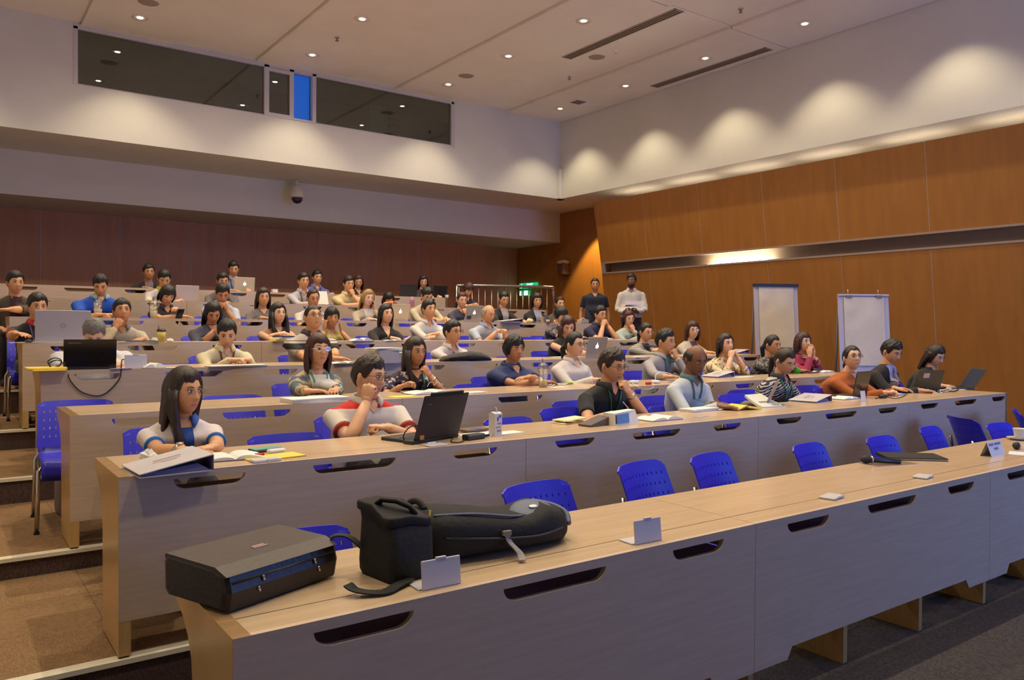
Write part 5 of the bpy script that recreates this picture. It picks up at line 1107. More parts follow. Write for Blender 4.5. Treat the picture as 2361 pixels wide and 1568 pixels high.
def bottle_cup(px, py, r, label, h=.15, rt=.046, rb=.033, liquid=(.50, .36, .10), lvl=.35, group='clear plastic cups with dome lids'):
    t = at_desk('plastic_cup', label, 'cup', px, py, r, 0, group); g = glass_mat('cup_plastic', (.92, .92, .92), .16, .12)
    MB().lathe([(.001, .002), (rb, .002), (rt, h), (rt * 1.06, h + .003), (rt * .97, h + .003), (rb * .95, .005)], 22).build('cup', [g], t)
    rl = rb + (rt - rb) * lvl; MB().lathe([(.001, .004), (rb * .92, .004), (rl * .94, h * lvl), (.001, h * lvl)], 20).build('drink', [mat('drink_%02x' % int(liquid[0] * 255), liquid, .4)], t)
    MB().lathe([(rt * 1.06, h), (rt * 1.0, h + .012), (rt * .85, h + .034), (rt * .45, h + .047), (.012, h + .05)], 22).build('lid', [glass_mat('lid_plastic', (.85, .82, .80), .25, .1)], t)
    MB().tube([(.004, 0, .01), (.0, .004, h + .05), (-.004, .006, h + .085)], .0035, 7).build('straw', [mat('dark_straw', (.05, .06, .04), .5)], t); return t
# --- second row
binder(386, 1083, 2, 3, 'large white ring binder overhanging the left end of the second row', .285, .285, .066)
def crumple(px, py, r, label, rx=.035, m=None):
    t = at_desk('tissue', label, 'tissue', px, py, r); rs = random.Random(px); mb = MB(); mb.ell((0, 0, rx * .5), (rx, rx * .8, rx * .6), 12, 8); mb.v = [(x * rs.uniform(.8, 1.2), y * rs.uniform(.8, 1.2), max(.001, z * rs.uniform(.75, 1.25))) for x, y, z in mb.v]; mb.sm = [False] * len(mb.sm); mb.build('crumple', [m or paper], t); return t
crumple(340, 1062, 2, 'crumpled white tissue behind the large ring binder', .04)
open_book(535, 1056, 2, -6, 'open booklet right of the long haired person, second row left', .26, .17, h=.016)
t = at_desk('smartphone', 'phone in teal case on the second row left', 'phone', 612, 1040, 2, 10); MB().box((0, 0, .007), (.145, .075, .012), bev=.004).build('body', [black_pl], t); MB().box((0, 0, .0145), (.14, .07, .003)).build('case_back', [mat('teal_case', (.12, .36, .30), .5)], t)
sheets(630, 1055, 2, 8, .26, .13, 'yellow note pad on the second row left', 4, paper_y, 'note_pad', 'pad', jit=1)
t = at_desk('red_eraser', 'small red marker on the yellow note pad', 'marker', 598, 1054, 2, 10); t.location.z += .006; MB().tube([(-.022, 0, .006), (.022, 0, .006)], .007, 8).build('marker', [mat('red_plastic', (.55, .02, .01), .4)], t)
t = at_desk('white_power_bank', 'white rounded gadget lying on the yellow note pad', 'gadget', 637, 1046, 2, 8); t.location.z += .006; MB().box((0, 0, .009), (.085, .035, .017), bev=.006).build('shell', [white_pl], t)
t = at_desk('card_stand', 'flat white card stand in front of the yellow note pad', 'card stand', 612, 1068, 2, 6, 'flat white card stands'); MB().box((0, 0, .007), (.125, .06, .012), bev=.002).build('plate', [stand_m], t); MB().box((.02, -.03, .008), (.05, .01, .014), bev=.002).build('clip', [stand_m], t)
def thinkx(t, M, w, d):
    MB().b2((-w * .38, -.012, d - .004), (w * .33, .0, d + .016), M=M).build('battery_edge', [black_rb], t); MB().b2((-.135, -.0046, d * .80), (-.105, -.0038, d * .815), M=M @ Matrix.Rotation(0, 4, 'Y')).build('logo', [mat('dull_logo', (.25, .22, .2), .4, .5)], t)
    MB().b2((-.20, -.01, .0), (-.15, .05, .018)).build('port_cover', [black_pl], t); MB().box((-.125, -.008, .03), (.03, .004, .022)).build('sticker', [mat('orange_tag', (.65, .25, .03), .6)], t)
laptop(1008, 1016, 2, 17, 'black business laptop in front of the red and white polo', .345, .245, 108, mat('matt_black_laptop', (.035, .024, .020), .55), black_pl, ext=thinkx)
cable('power_cable', 'black cable looping from the left side of the black business laptop', [P(935, 1022, 2) + Vector((0, 0, .005)), aty(930, 1005, 3.62), aty(945, 985, 3.62), aty(968, 983, 3.62), aty(985, 1000, 3.60)], .003)
t = at_desk('power_adapter', 'black power adapter with plug right of the black business laptop', 'adapter', 1092, 1013, 2, 12); MB().box((0, 0, .015), (.13, .055, .03), bev=.006).build('brick', [black_pl], t); MB().tube([(.06, 0, .015), (.10, .01, .01), (.14, .02, .008)], .006, 8).build('strain_relief', [black_rb], t)
cable('adapter_cable', 'thin black cable coiled below the power adapter', dpts(2, [(1045, 1010), (1040, 1020), (1055, 1022), (1070, 1018), (1075, 1008), (1062, 1003), (1050, 1008)]), .003)
t = at_desk('card_stand', 'white card stand lying at the desk edge below the black business laptop', 'card stand', 1003, 1027, 2, 5, 'flat white card stands'); MB().box((0, 0, .004), (.115, .075, .006), bev=.002).build('plate', [stand_m], t); MB().box((0, .03, .008), (.05, .01, .01), bev=.002).build('clip', [stand_m], t)
t = at_desk('milk_carton', 'white milk carton with straw in the second row', 'carton', 1142, 1005, 2, 10); cm_ = mat('carton_white', (.66, .64, .64), .5); MB().b2((-.028, -.024, 0), (.028, .024, .125)).build('box', [cm_], t)
MB().add([(-.028, -.024, .125), (.028, -.024, .125), (.028, .024, .125), (-.028, .024, .125), (-.034, .0, .135), (.034, .0, .132)], [(0, 1, 5, 4), (2, 3, 4, 5), (0, 4, 3), (1, 2, 5)]).build('top', [cm_], t); MB().tube([(.005, -.005, .125), (0, -.01, .15), (-.012, -.012, .16)], .003, 6).build('straw', [white_pl], t)
bl_i = mat('blue_print', (.05, .08, .42), .5)
for x, z, w_, h_ in ((.012, .112, .02, .006), (.012, .104, .02, .004), (-.005, .095, .01, .02), (.008, .07, .03, .008), (-.004, .05, .035, .006), (.004, .03, .03, .010)): MB().b2((x - w_ / 2, -.0255, z - h_ / 2), (x + w_ / 2, -.0243, z + h_ / 2)).build('print', [bl_i if z > .08 else mat('brown_print', (.30, .2, .22), .5)], t)
sheets(1110, 1003, 2, 6, .24, .16, 'white and yellow papers behind the power adapter', 3, None, 'papers', 'papers')
t = at_desk('notebook', 'brown covered notebook behind the milk carton', 'notebook', 1092, 995, 2, 5); t.location.z += .006; MB().box((0, 0, .007), (.17, .10, .012), bev=.002).build('block', [mat('brown_cover', (.14, .09, .06), .5)], t); MB().b2((-.01, -.05, .0132), (.02, .05, .0142)).build('clasp', [bl_i], t)
sheets(1172, 998, 2, 5, .16, .10, 'white papers right of the milk carton', 2)
t = at_desk('folded_newspaper', 'cream folded papers left of the white file box', 'papers', 1308, 975, 2, 8)
for k, (a, z) in enumerate(((0, .004), (9, .014), (-8, .024))): MB().box((.01 * k, 0, z), (.19, .12, .008), rot=Matrix.Rotation(R(a * .5), 3, 'Y'), bev=.003).build('fold', [cream_p], t).rotation_euler = (0, 0, R(a))
t = at_desk('file_box', 'white and blue file box in front of the black polo', 'box', 1432, 977, 2, 7); MB().add([(-.12, -.05, 0), (.12, -.05, 0), (.12, .05, 0), (-.12, .05, 0), (-.12, -.045, .075), (.10, -.03, .085), (.10, .03, .085), (-.12, .045, .075)], [(0, 3, 2, 1), (4, 5, 6, 7), (0, 1, 5, 4), (1, 2, 6, 5), (2, 3, 7, 6), (3, 0, 4, 7)]).build('carton', [paper], t)
MB().add([(-.095, -.0512, .010), (.02, -.0512, .012), (.02, -.044, .07), (-.095, -.047, .066)], [(0, 1, 2, 3)]).build('blue_label', [mat('blue_label', (.10, .25, .60), .5)], t, recalc=False); MB().add([(-.112, -.0514, .010), (-.10, -.0514, .01), (-.10, -.0472, .066), (-.112, -.0472, .066)], [(0, 1, 2, 3)]).build('stripe', [ink_k], t, recalc=False)
t = at_desk('folder', 'brown folder wedged under the white file box', 'folder', 1385, 980, 2, 7); MB().add([(-.14, -.04, .002), (.05, -.04, .002), (.05, .06, .002), (-.14, .06, .002), (-.14, -.04, .012), (.05, -.04, .055), (.05, .06, .055), (-.14, .06, .012)], [(0, 3, 2, 1), (4, 5, 6, 7), (0, 1, 5, 4), (1, 2, 6, 5), (2, 3, 7, 6), (3, 0, 4, 7)]).build('flap', [mat('dark_brown_folder', (.10, .07, .06), .6)], t)
open_book(1518, 967, 2, 0, 'open printed book right of the white file box', .28, .17)
t = at_desk('ballpoint_pen', 'pen held by the person in black polo', 'pen', 1445, 955, 2, 20); t.location.z += .06; MB().tube([(-.05, 0, .04), (.05, 0, -.02)], [.004, .004], 8).build('barrel', [mat('violet_pen', (.35, .28, .55), .4)], t); MB().tube([(-.06, 0, .046), (-.05, 0, .04)], [.002, .004], 8).build('tip', [steel], t)
sheets(1612, 946, 2, 4, .30, .13, 'stack of white handouts with printed pictures', 6, paper, 'handouts', 'papers', th=.003, jit=2)
open_book(1662, 943, 2, 6, 'open booklet in front of the balding person', .22, .13, h=.014)
sheets(1617, 961, 2, 12, .13, .05, 'grey name card lying at the edge below the white handouts', 1, mat('grey_card', (.36, .33, .32), .6), 'name_card', 'card')
t = at_desk('envelope', 'yellow padded envelope under the white plastic bag', 'envelope', 1712, 944, 2, -6); mb = MB(); n = 10; vs = []
for k in range(n + 1): x = -.13 + .26 * k / n; z = .012 + .03 * math.sin(PI * k / n) ** 2 * (1 if k < 5 else .4); vs += [(x, -.07, z), (x, .09, z), (x, .09, max(.001, z - .008)), (x, -.07, max(.001, z - .008))]
mb.add(vs, [(4 * k + q, 4 * k + 4 + q, 4 * k + 4 + (q + 1) % 4, 4 * k + (q + 1) % 4) for k in range(n) for q in range(4)] + [(0, 1, 2, 3), (4 * n, 4 * n + 3, 4 * n + 2, 4 * n + 1)]).build('sleeve', [paper_y], t)
t = at_desk('plastic_bag', 'white plastic bag with upside down green lettering', 'bag', 1775, 938, 2, -10)
mb = MB(); vs = []; n = 10
for k in range(n + 1): u = k / n; y = -.05 + .22 * u; z = .008 + .075 * u ** 1.3; vs += [(-.12 + .02 * u, y, z), (.12 - .05 * u, y, z * 1.05), (.12 - .05 * u, y, max(.0, z - .02)), (-.12 + .02 * u, y, max(.0, z - .02))]
mb.add(vs, [(4 * k + q, 4 * k + 4 + q, 4 * k + 4 + (q + 1) % 4, 4 * k + (q + 1) % 4) for k in range(n) for q in range(4)] + [(0, 1, 2, 3), (4 * n, 4 * n + 3, 4 * n + 2, 4 * n + 1)]).build('bag', [mat('bag_white', (.66, .66, .60), .45, bump=.3, bscale=(25, 25, 25))], t)
text('AIT', .062, mat('green_black_ink', (.02, .07, .05), .6), t, (.045, -.012, .0215), (R(10), 0, R(180))); MB().add([(.095, -.045, .0125), (.118, -.042, .0125), (.112, -.018, .02), (.092, -.02, .02)], [(0, 1, 2, 3)]).build('leaf_logo', [mat('green_ink', (.02, .25, .08), .6)], t, recalc=False)
for y, w_ in ((.03, .14), (.045, .10)): MB().add([(-.07, y, .0245 + (y - .03) * .5 + .004), (-.07 + w_, y, .0245 + (y - .03) * .5 + .0045), (-.07 + w_, y + .006, .0275 + (y - .03) * .5 + .0045), (-.07, y + .006, .0275 + (y - .03) * .5 + .004)], [(0, 1, 2, 3)]).build('print_line', [ink_k], t, recalc=False)
laptop(1772, 913, 2, 30, 'beige lidded laptop in front of the wavy print blouse', .27, .20, 112, mat('beige_laptop', (.42, .33, .23), .4), grey_l)
binder(1868, 914, 2, 8, 'white ring binder right of the beige lidded laptop', .29, .24, .055)
sheets(1838, 926, 2, 20, .10, .045, 'small grey card at the edge below the white plastic bag', 1, mat('grey_card', (.36, .33, .32), .6), 'name_card', 'card')
open_book(1945, 911, 2, 0, 'open book left of the dark tilted tablet laptop', .24, .16, h=.016)
laptop(1983, 912, 2, 8, 'glossy black laptop in front of the orange shawl', .30, .22, 100, gloss_b, black_pl)
t = at_desk('white_card', 'upright small white card in front of the glossy black laptop', 'card', 1990, 926, 2, 4); MB().box((0, 0, .045), (.075, .004, .09), rot=Matrix.Rotation(R(-8), 3, 'X')).build('card', [white_pl], t)
t = at_desk('power_adapter', 'black power adapter right of the small white card', 'adapter', 2036, 918, 2, 10); MB().box((0, 0, .015), (.10, .05, .03), bev=.008).build('brick', [black_pl], t); MB().tube([(-.05, 0, .012), (-.10, .01, .006), (-.13, .02, .004)], .004, 8).build('lead', [black_rb], t)
cable('adapter_cable', 'black cable curling right of the power adapter, second row right', dpts(2, [(2046, 916), (2062, 920), (2080, 916), (2092, 908), (2078, 904), (2060, 908), (2040, 912)]), .003)
open_book(2052, 905, 2, 0, 'open book in front of the dark suit', .24, .15, h=.014)
def stick(t, M, w, d): MB().b2((-.09, -.0046, d * .62), (-.02, -.0038, d * .85), M=M).build('sticker', [mat('pale_sticker', (.60, .42, .34), .5)], t)
laptop(2138, 897, 2, -20, 'dark laptop with a pale sticker right of the dark suit', .30, .21, 108, mat('olive_black_laptop', (.07, .055, .03), .3), black_pl, ext=stick)
laptop(2230, 889, 2, 48, 'dark laptop opened wide at the right end of the second row', .33, .23, 122, mat('brown_black_laptop', (.06, .04, .03), .25), black_pl)
t = at_desk('computer_mouse', 'pale mouse among cables at the right end of the second row', 'mouse', 2188, 893, 2, 30); MB().ell((0, 0, .014), (.05, .028, .018), 14, 8).build('shell', [mat('pale_mouse', (.55, .5, .36), .4)], t); MB().b2((-.04, -.002, .03), (-.015, .002, .033)).build('wheel', [black_pl], t)
cable('cable_bundle', 'tangle of pale cables beside the mouse', dpts(2, [(2150, 905), (2165, 898), (2180, 905), (2195, 899), (2178, 893), (2160, 897), (2172, 908), (2150, 909)], .008), .005, white_c)
cable('cable_bundle', 'dark cable below the pale cable tangle', dpts(2, [(2140, 902), (2155, 908), (2175, 903), (2198, 904), (2210, 899)], .006), .005)
t = at_desk('bottle', 'tiny cyan capped bottle near the dark laptop with sticker', 'bottle', 2139, 903, 2); MB().lathe([(.001, 0), (.008, 0), (.008, .03), (.003, .035), (.001, .05)], 12).build('body', [mat('cyan_plastic', (.03, .40, .45), .3)], t)
sheets(2215, 898, 2, 6, .18, .10, 'white papers near the right end of the second row', 2)
sheets(2240, 893, 2, -4, .12, .08, 'cream papers beside the widest opened dark laptop', 1, cream_p)
# --- third row
sheets(727, 925, 3, 4, .40, .19, 'thick stack of white papers in front of the denim jacket', 8, paper, 'paper_stack', 'papers', th=.003, jit=2)
sheets(930, 914, 3, 4, .20, .12, 'yellow paper in front of the dark floral blouse', 1, paper_y)
open_book(990, 907, 3, 3, 'open book in front of the dark floral blouse', .36, .17)
cable('wire_loop', 'pale earphone loop on the book of the dark floral blouse', [P(985, 897, 3) + Vector((0, 0, z)) + Vector((x, 0, 0)) for x, z in ((0, .03), (.02, .06), (.05, .065), (.06, .04), (.08, .06), (.11, .055), (.11, .03))], .002, white_c)
sheets(1075, 906, 3, 2, .30, .12, 'loose white papers left of the navy shirt', 3)
bottle_cup(1252, 893, 3, 'clear cup with dome lid and yellow juice before the navy shirt', .155)
sheets(1215, 892, 3, 6, .10, .02, 'red and white pen set left of the clear juice cup', 1, mat('red_white', (.6, .2, .18), .5), 'pencil_case', 'pens')
cable('cable_bundle', 'white cables right of the clear juice cup', dpts(3, [(1268, 890), (1280, 884), (1295, 890), (1310, 885), (1300, 881), (1283, 885), (1272, 893)], .008), .0045, white_c)
t = at_desk('green_gadget', 'lime green charger behind the black polo', 'charger', 1313, 886, 3); MB().box((0, 0, .01), (.06, .04, .018), bev=.005).build('shell', [mat('lime', (.25, .5, .05), .4)], t)
sheets(1285, 893, 3, 4, .16, .07, 'white sheet under the white cables, third row', 1)
for k, (px, lab) in enumerate(((1462, 'white power adapter with cable loop behind the black polo'), (1512, 'white power adapter below the grey shirt'))):
    t = at_desk('white_adapter', lab, 'adapter', px, 884, 3, 8 + 20 * k); MB().box((0, 0, .014), (.07, .07, .027), bev=.008).build('brick', [white_pl], t); MB().tube([(.03, 0, .02), (.06, 0, .025), (.08, 0, .015)], .004, 8).build('plug', [white_pl], t)
cable('white_cable', 'white cable arching over the desk before the grey shirt', [P(1512, 884, 3) + Vector((0, 0, .02)), aty(1512, 865, 5.0), aty(1525, 858, 5.0), aty(1545, 862, 5.0), aty(1560, 870, 5.0)], .004, white_c)
cable('white_cable', 'white cable loop hanging over the desk front behind the black polo', [P(1455, 884, 3) + Vector((0, 0, .012)), aty(1470, 892, 4.80), aty(1490, 898, 4.80), aty(1506, 894, 4.80), P(1506, 886, 3) + Vector((0, 0, .01))], .003, white_c)
t = at_desk('red_gadget', 'small red box between the white adapters', 'box', 1495, 887, 3, 6); MB().box((0, 0, .012), (.055, .03, .022), bev=.003).build('shell', [mat('red_plastic', (.55, .02, .01), .4)], t)
t = at_desk('card_stand', 'grey card stand hanging over the edge before the grey shirt', 'card stand', 1545, 881, 3, 4); MB().box((0, -.012, -.03), (.10, .005, .075)).build('plate', [mat('grey_stand', (.30, .28, .33), .4)], t); MB().box((0, .02, .004), (.10, .06, .006)).build('foot', [stand_m], t)
binder(1655, 868, 3, 6, 'white ring binder in front of the cream floral blouse', .30, .20, .055)
sheets(1715, 870, 3, 4, .26, .10, 'flat white papers right of the third row ring binder', 3)
t = at_desk('tablet', 'dark tablet in front of the magenta top', 'tablet', 1862, 856, 3, 6); MB().box((0, 0, .006), (.24, .16, .010), bev=.003).build('slab', [mat('tablet_brown', (.12, .08, .07), .35)], t); MB().b2((-.11, -.07, .0105), (.11, .07, .0115)).build('screen', [gloss_b], t)
open_book(1898, 850, 3, 4, 'open book under the arms of the magenta top', .26, .15, h=.016)
t = at_desk('pen_case', 'dark blue beaded case behind the dark tablet', 'case', 1886, 846, 3, 4); t.location.z += .02; MB().box((0, 0, .014), (.14, .05, .024), bev=.008).build('case', [mat('blue_beads', (.05, .05, .12), .3, noise=.7, nscale=(90, 90, 90))], t)
# --- fourth row
laptop(208, 861, 4, -2, 'black laptop with hanging power cable at the left end of the fourth row', .335, .20, 100, gloss_b, black_pl, ext=lambda t, M, w, d: MB().b2((-.14, -.0046, d * .86), (-.06, -.0038, d * .89), M=M).build('logo', [mat('dull_logo', (.25, .22, .2), .4, .5)], t))
cable('power_cable', 'dark power cable drooping over the front of the fourth row desk', [P(160, 860, 4) + Vector((0, 0, .01)), aty(158, 868, 6.275), aty(170, 888, 6.275), aty(190, 905, 6.275), aty(222, 913, 6.275), aty(245, 906, 6.275), aty(268, 884, 6.275), aty(278, 866, 6.275), P(281, 853, 4) + Vector((0, 0, .06)), P(290, 846, 4) + Vector((0, 0, .05))], .004)
cable('cable_bundle', 'coiled black cable on the yellow folder', [P(118, 862, 4) + Vector((x, 0, z)) for x, z in ((0, .02), (-.02, .06), (.02, .085), (.06, .07), (.05, .03), (.0, .02), (-.01, .05), (.04, .07), (.08, .04), (.09, .015))], .004)
t = at_desk('folder', 'bright yellow folder at the left end of the fourth row', 'folder', 106, 864, 4, 2); MB().box((0, .0, .014), (.24, .16, .018), bev=.004).build('cover', [paper_y], t); MB().box((.01, -.02, .003), (.20, .20, .004)).build('lower_leaf', [paper_y], t)
card_stand(313, 860, 4, 0, 'upright white card stand in the fourth row beside the black laptop', .15, .10)
open_book(348, 848, 4, 14, 'folded white magazine right of the fourth row card stand', .16, .14, h=.03)
sheets(382, 852, 4, 2, .16, .10, 'pale green paper left of the cream shirt', 1, mat('pale_green_paper', (.60, .68, .58), .8))
sheets(275, 855, 4, 3, .14, .12, 'violet booklet behind the card stand, fourth row', 3, mat('violet_paper', (.38, .33, .45), .7), 'booklet', 'booklet')
sheets(545, 851, 4, 2, .46, .13, 'white papers in front of the cream shirt', 4, th=.002)
open_book(795, 845, 4, 2, 'open book in front of the banded polo', .24, .13, h=.014)
t = at_desk('file_box', 'pale grey file box stacked with papers, fourth row middle', 'box', 884, 850, 4, 4); MB().box((0, 0, .055), (.20, .20, .11)).build('box', [mat('grey_board', (.48, .44, .45), .6)], t)
for k in range(4): MB().box((.01 * (k % 2), 0, .113 + .006 * k), (.27, .20, .004)).build('sheet', [paper], t).rotation_euler = (0, 0, R(4 * k - 6))
t = at_desk('paper_pile', 'ragged pile of papers right of the grey file box', 'papers', 914, 848, 4, 6)
for k in range(9): MB().box((.008 * (k % 3), 0, .006 + .010 * k), (.14, .16, .006)).build('sheet', [paper], t).rotation_euler = (0, 0, R((k * 37) % 13 - 6))
t = at_desk('jacket', 'dark grey folded jacket in front of the white polo', 'jacket', 1072, 833, 4, -2); jm = MB(); n = 16; vs = []
secs_ = [(-.27, .02, .01), (-.24, .05, .04), (-.10, .07, .075), (.05, .075, .09), (.16, .07, .08), (.25, .05, .045), (.29, .02, .01)]
for x, hw, hh in secs_:
    for k in range(n): a = 2 * PI * k / n; vs.append((x, hw * math.cos(a), max(.001, hh * .5 + hh * .5 * math.sin(a) + .006 * math.sin(5 * a + x * 20))))
jm.add(vs, [(i * n + k, i * n + (k + 1) % n, (i + 1) * n + (k + 1) % n, (i + 1) * n + k) for i in range(len(secs_) - 1) for k in range(n)] + [tuple(range(n))[::-1], tuple((len(secs_) - 1) * n + k for k in range(n))], 0, True).build('cloth', [mat('charcoal_cloth', (.055, .048, .045), .9, bump=.5, bscale=(20, 20, 20))], t); MB().tube([(-.2, -.055, .03), (0, -.068, .05), (.2, -.055, .04)], .008, 6).build('sleeve_fold', [mat('charcoal_cloth2', (.045, .04, .038), .9)], t)
sheets(1062, 839, 4, 0, .16, .06, 'small white booklet in front of the grey jacket', 2, th=.006)
sheets(1290, 823, 4, 3, .24, .10, 'white paper in front of the black sleeveless top', 2)
laptop(1372, 826, 4, 6, 'silver laptop with glowing logo in the fourth row', .31, .215, 104, silver_w, silver, True)
sheets(1405, 824, 4, 4, .14, .08, 'white notes right of the fourth row silver laptop', 2)
sheets(1473, 825, 4, 5, .20, .10, 'white papers in front of the striped top', 2)
binder(1700, 812, 4, 4, 'white ring binder at the right end of the fourth row', .24, .20, .05)
# --- fifth row
def ringlogo(t, M, w, d): MB().tube([tuple(M @ Vector((.018 * math.cos(a), -.0048, d * .5 + .018 * math.sin(a)))) for a in [2 * PI * k / 16 for k in range(17)]], .0014, 5).build('logo', [mat('dull_logo', (.25, .22, .2), .4, .5)], t); 
laptop(146, 799, 5, -2, 'big silver laptop with ring logo at the left end of the fifth row', .42, .26, 94, silver, silver, ext=ringlogo)
t = at_desk('computer_mouse', 'dark mouse under the hand left of the big silver laptop', 'mouse', 66, 796, 5); MB().ell((0, 0, .012), (.03, .05, .018), 12, 8).build('shell', [black_pl], t); MB().b2((-.003, -.04, .024), (.003, -.02, .029)).build('wheel', [chrome], t)
sheets(120, 801, 5, 1, .62, .10, 'long white sheet under the big silver laptop', 1)
sheets(318, 797, 5, 2, .34, .10, 'white and cream papers in front of the linen shirt', 3)
t = at_desk('tablet', 'dark tablet edge behind the papers of the linen shirt', 'tablet', 328, 792, 5, 2); t.location.z += .006; MB().box((0, .02, .005), (.26, .10, .009), bev=.002).build('slab', [black_pl], t); MB().b2((-.12, -.02, .0095), (.12, .06, .0105)).build('screen', [gloss_b], t)
t = at_desk('paper_cup', 'yellow paper coffee cup with black lid in the fifth row', 'cup', 372, 796, 5); MB().lathe([(.001, 0), (.03, 0), (.038, .10), (.001, .10)], 20).build('cup', [mat('yellow_cup', (.62, .48, .12), .5)], t); MB().lathe([(.040, .098), (.040, .108), (.036, .112), (.034, .122), (.001, .122)], 20).build('lid', [black_pl], t); MB().tube([(-.02, 0, .12), (-.024, 0, .15)], .003, 6).build('straw', [black_rb], t)
crumple(357, 795, 5, 'crumpled tissue left of the yellow cup', .035); crumple(392, 796, 5, 'crumpled tissue right of the yellow cup', .03)
sheets(455, 796, 5, 2, .20, .08, 'cream papers in front of the dark blue grey top', 2, cream_p)
t = at_desk('smartphone', 'phone held by the person in dark blue grey top', 'phone', 492, 776, 5, 10); MB().box((0, -.05, .03), (.07, .009, .13), rot=Matrix.Rotation(R(60), 3, 'X'), bev=.003).build('body', [black_pl], t); MB().box((0, -.046, .034), (.06, .004, .115), rot=Matrix.Rotation(R(60), 3, 'X')).build('screen', [mat('phone_screen', (.05, .06, .08), .3, emit=(.5, .6, 1, .6))], t)
t = at_desk('book_stack', 'small stack of books before the crossed bare arms', 'books', 652, 790, 5, 6)
for k, (m_, h_) in enumerate(((paper_y, .010), (cream_p, .012), (paper, .01), (mat('navy_cover', (.04, .04, .12), .4), .014))): MB().box((.012 * k, 0, .008 + .014 * k), (.24 - .02 * k, .15, h_), bev=.002).build('book', [m_], t).rotation_euler = (0, 0, R(5 * k - 6))
open_book(832, 790, 5, 4, 'open book with a lifted page right of the yellow shirt', .24, .12, h=.03)
open_book(905, 789, 5, 2, 'white notebook in front of the black cardigan', .20, .10, h=.012)
sheets(1085, 785, 5, 2, .20, .08, 'pale green paper in front of the white open shirt', 1, mat('pale_green_paper', (.60, .68, .58), .8))
sheets(1118, 786, 5, 2, .14, .06, 'white paper below the bald person in blue shirt', 1)
sheets(1165, 783, 5, 3, .22, .08, 'cream papers right of the bald person in blue shirt', 2, cream_p)
sheets(1250, 785, 5, 2, .16, .06, 'white paper near the speckled dark blouse', 1)
t = at_desk('tablet', 'black tablet in front of the navy polo', 'tablet', 1358, 783, 5, 4); MB().box((0, 0, .008), (.27, .14, .014), bev=.003).build('slab', [black_pl], t); MB().b2((-.12, -.06, .0145), (.12, .06, .0155)).build('screen', [gloss_b], t)
open_book(1395, 782, 5, 4, 'open book right of the black tablet, fifth row', .24, .12, h=.016)
sheets(1425, 781, 5, 4, .22, .10, 'white papers in front of the pale green jacket', 3)
# --- sixth row
bottle_cup(226, 735, 6, 'iced drink cup held by the broad person in blue polo', .16, .05, .036, (.55, .48, .32), .62)
bottle_cup(354, 738, 6, 'iced drink cup left of the dark purple shirt', .16, .05, .036, (.55, .48, .32), .55)
t = at_desk('smartphone', 'phone held by the person in dark purple shirt', 'phone', 412, 731, 6, 10); MB().box((0, -.03, .05), (.075, .009, .13), rot=Matrix.Rotation(R(35), 3, 'X'), bev=.003).build('body', [black_pl], t); MB().box((0, -.026, .053), (.065, .004, .115), rot=Matrix.Rotation(R(35), 3, 'X')).build('screen', [mat('phone_screen', (.05, .06, .08), .3, emit=(.5, .6, 1, .6))], t)
laptop(920, 741, 6, 10, 'silver laptop with glowing logo right of the blonde hair', .31, .22, 104, silver_w, silver, True)
laptop(1090, 742, 6, 8, 'silver laptop with glowing logo and stickers, sixth row', .31, .22, 106, silver_w, silver, True, ext=lambda t, M, w, d: MB().b2((-.12, -.0046, .02), (-.04, -.0038, .075), M=M).build('sticker', [mat('dark_sticker', (.08, .06, .08), .5)], t))
binder(1172, 742, 6, 4, 'white ring binder in front of the black blazer with lace top', .36, .22, .05)
crumple(1222, 741, 6, 'cream wrapper left of the sixth row coffee cup', .05, cream_p)
t = at_desk('paper_cup', 'cream paper cup in front of the striped top and blazer', 'cup', 1252, 743, 6); MB().lathe([(.001, 0), (.03, 0), (.041, .09), (.043, .092), (.038, .09), (.028, .01), (.001, .01)], 18).build('cup', [mat('cream_cup', (.62, .52, .38), .5)], t); MB().tube([(.038, 0, .075), (.058, 0, .065), (.036, 0, .03)], .004, 6).build('handle', [mat('cream_cup', (.62, .52, .38), .5)], t)
laptop(1272, 741, 6, 40, 'grey laptop seen edge on right of the sixth row paper cup', .30, .21, 112, grey_l, grey_l)
sheets(1262, 745, 6, 6, .18, .10, 'violet printed papers beside the sixth row paper cup', 2, mat('violet_paper', (.38, .33, .45), .7))
t = at_desk('white_box', 'small white box with strap at the right end of the sixth row', 'box', 1344, 743, 6, 5); MB().box((0, 0, .03), (.16, .10, .055), bev=.004).build('box', [mat('beige_box', (.45, .38, .34), .6)], t); MB().tube([(-.06, 0, .058), (0, 0, .085), (.06, 0, .06)], .005, 6).build('strap', [white_c], t)
sheets(815, 742, 6, 2, .30, .10, 'white papers left of the blonde hair', 2)
# --- seventh and last rows
laptop(431, 704, 7, 4, 'pale grey laptop right of the white polo with yellow trim', .30, .21, 100, silver, silver)
t = at_desk('papers', 'white sheets held up right of the pale grey shirt', 'papers', 741, 704, 7, 4); MB().box((0, 0, .11), (.20, .003, .20), rot=Matrix.Rotation(R(-18), 3, 'X')).build('sheet', [paper], t)
t = at_desk('thermos', 'pink bottle in front of the last row between laptops', 'bottle', 950, 708, 7); MB().lathe([(.001, 0), (.035, 0), (.037, .10), (.033, .13), (.001, .13)], 18).build('body', [mat('pink_bottle', (.45, .18, .30), .4)], t); MB().lathe([(.030, .13), (.030, .155), (.001, .158)], 16).build('cap', [mat('pale_pink', (.5, .28, .38), .4)], t)
laptop(563, 681, 8, 2, 'silver laptop with glowing logo in the last row', .32, .225, 100, silver_w, silver, True)
laptop(941, 692, 8, -4, 'black laptop left of the long dark hair in the last row', .34, .23, 102, black_pl, black_pl)
laptop(1013, 692, 8, 6, 'black laptop right of the long dark hair in the last row', .32, .23, 102, black_pl, black_pl)
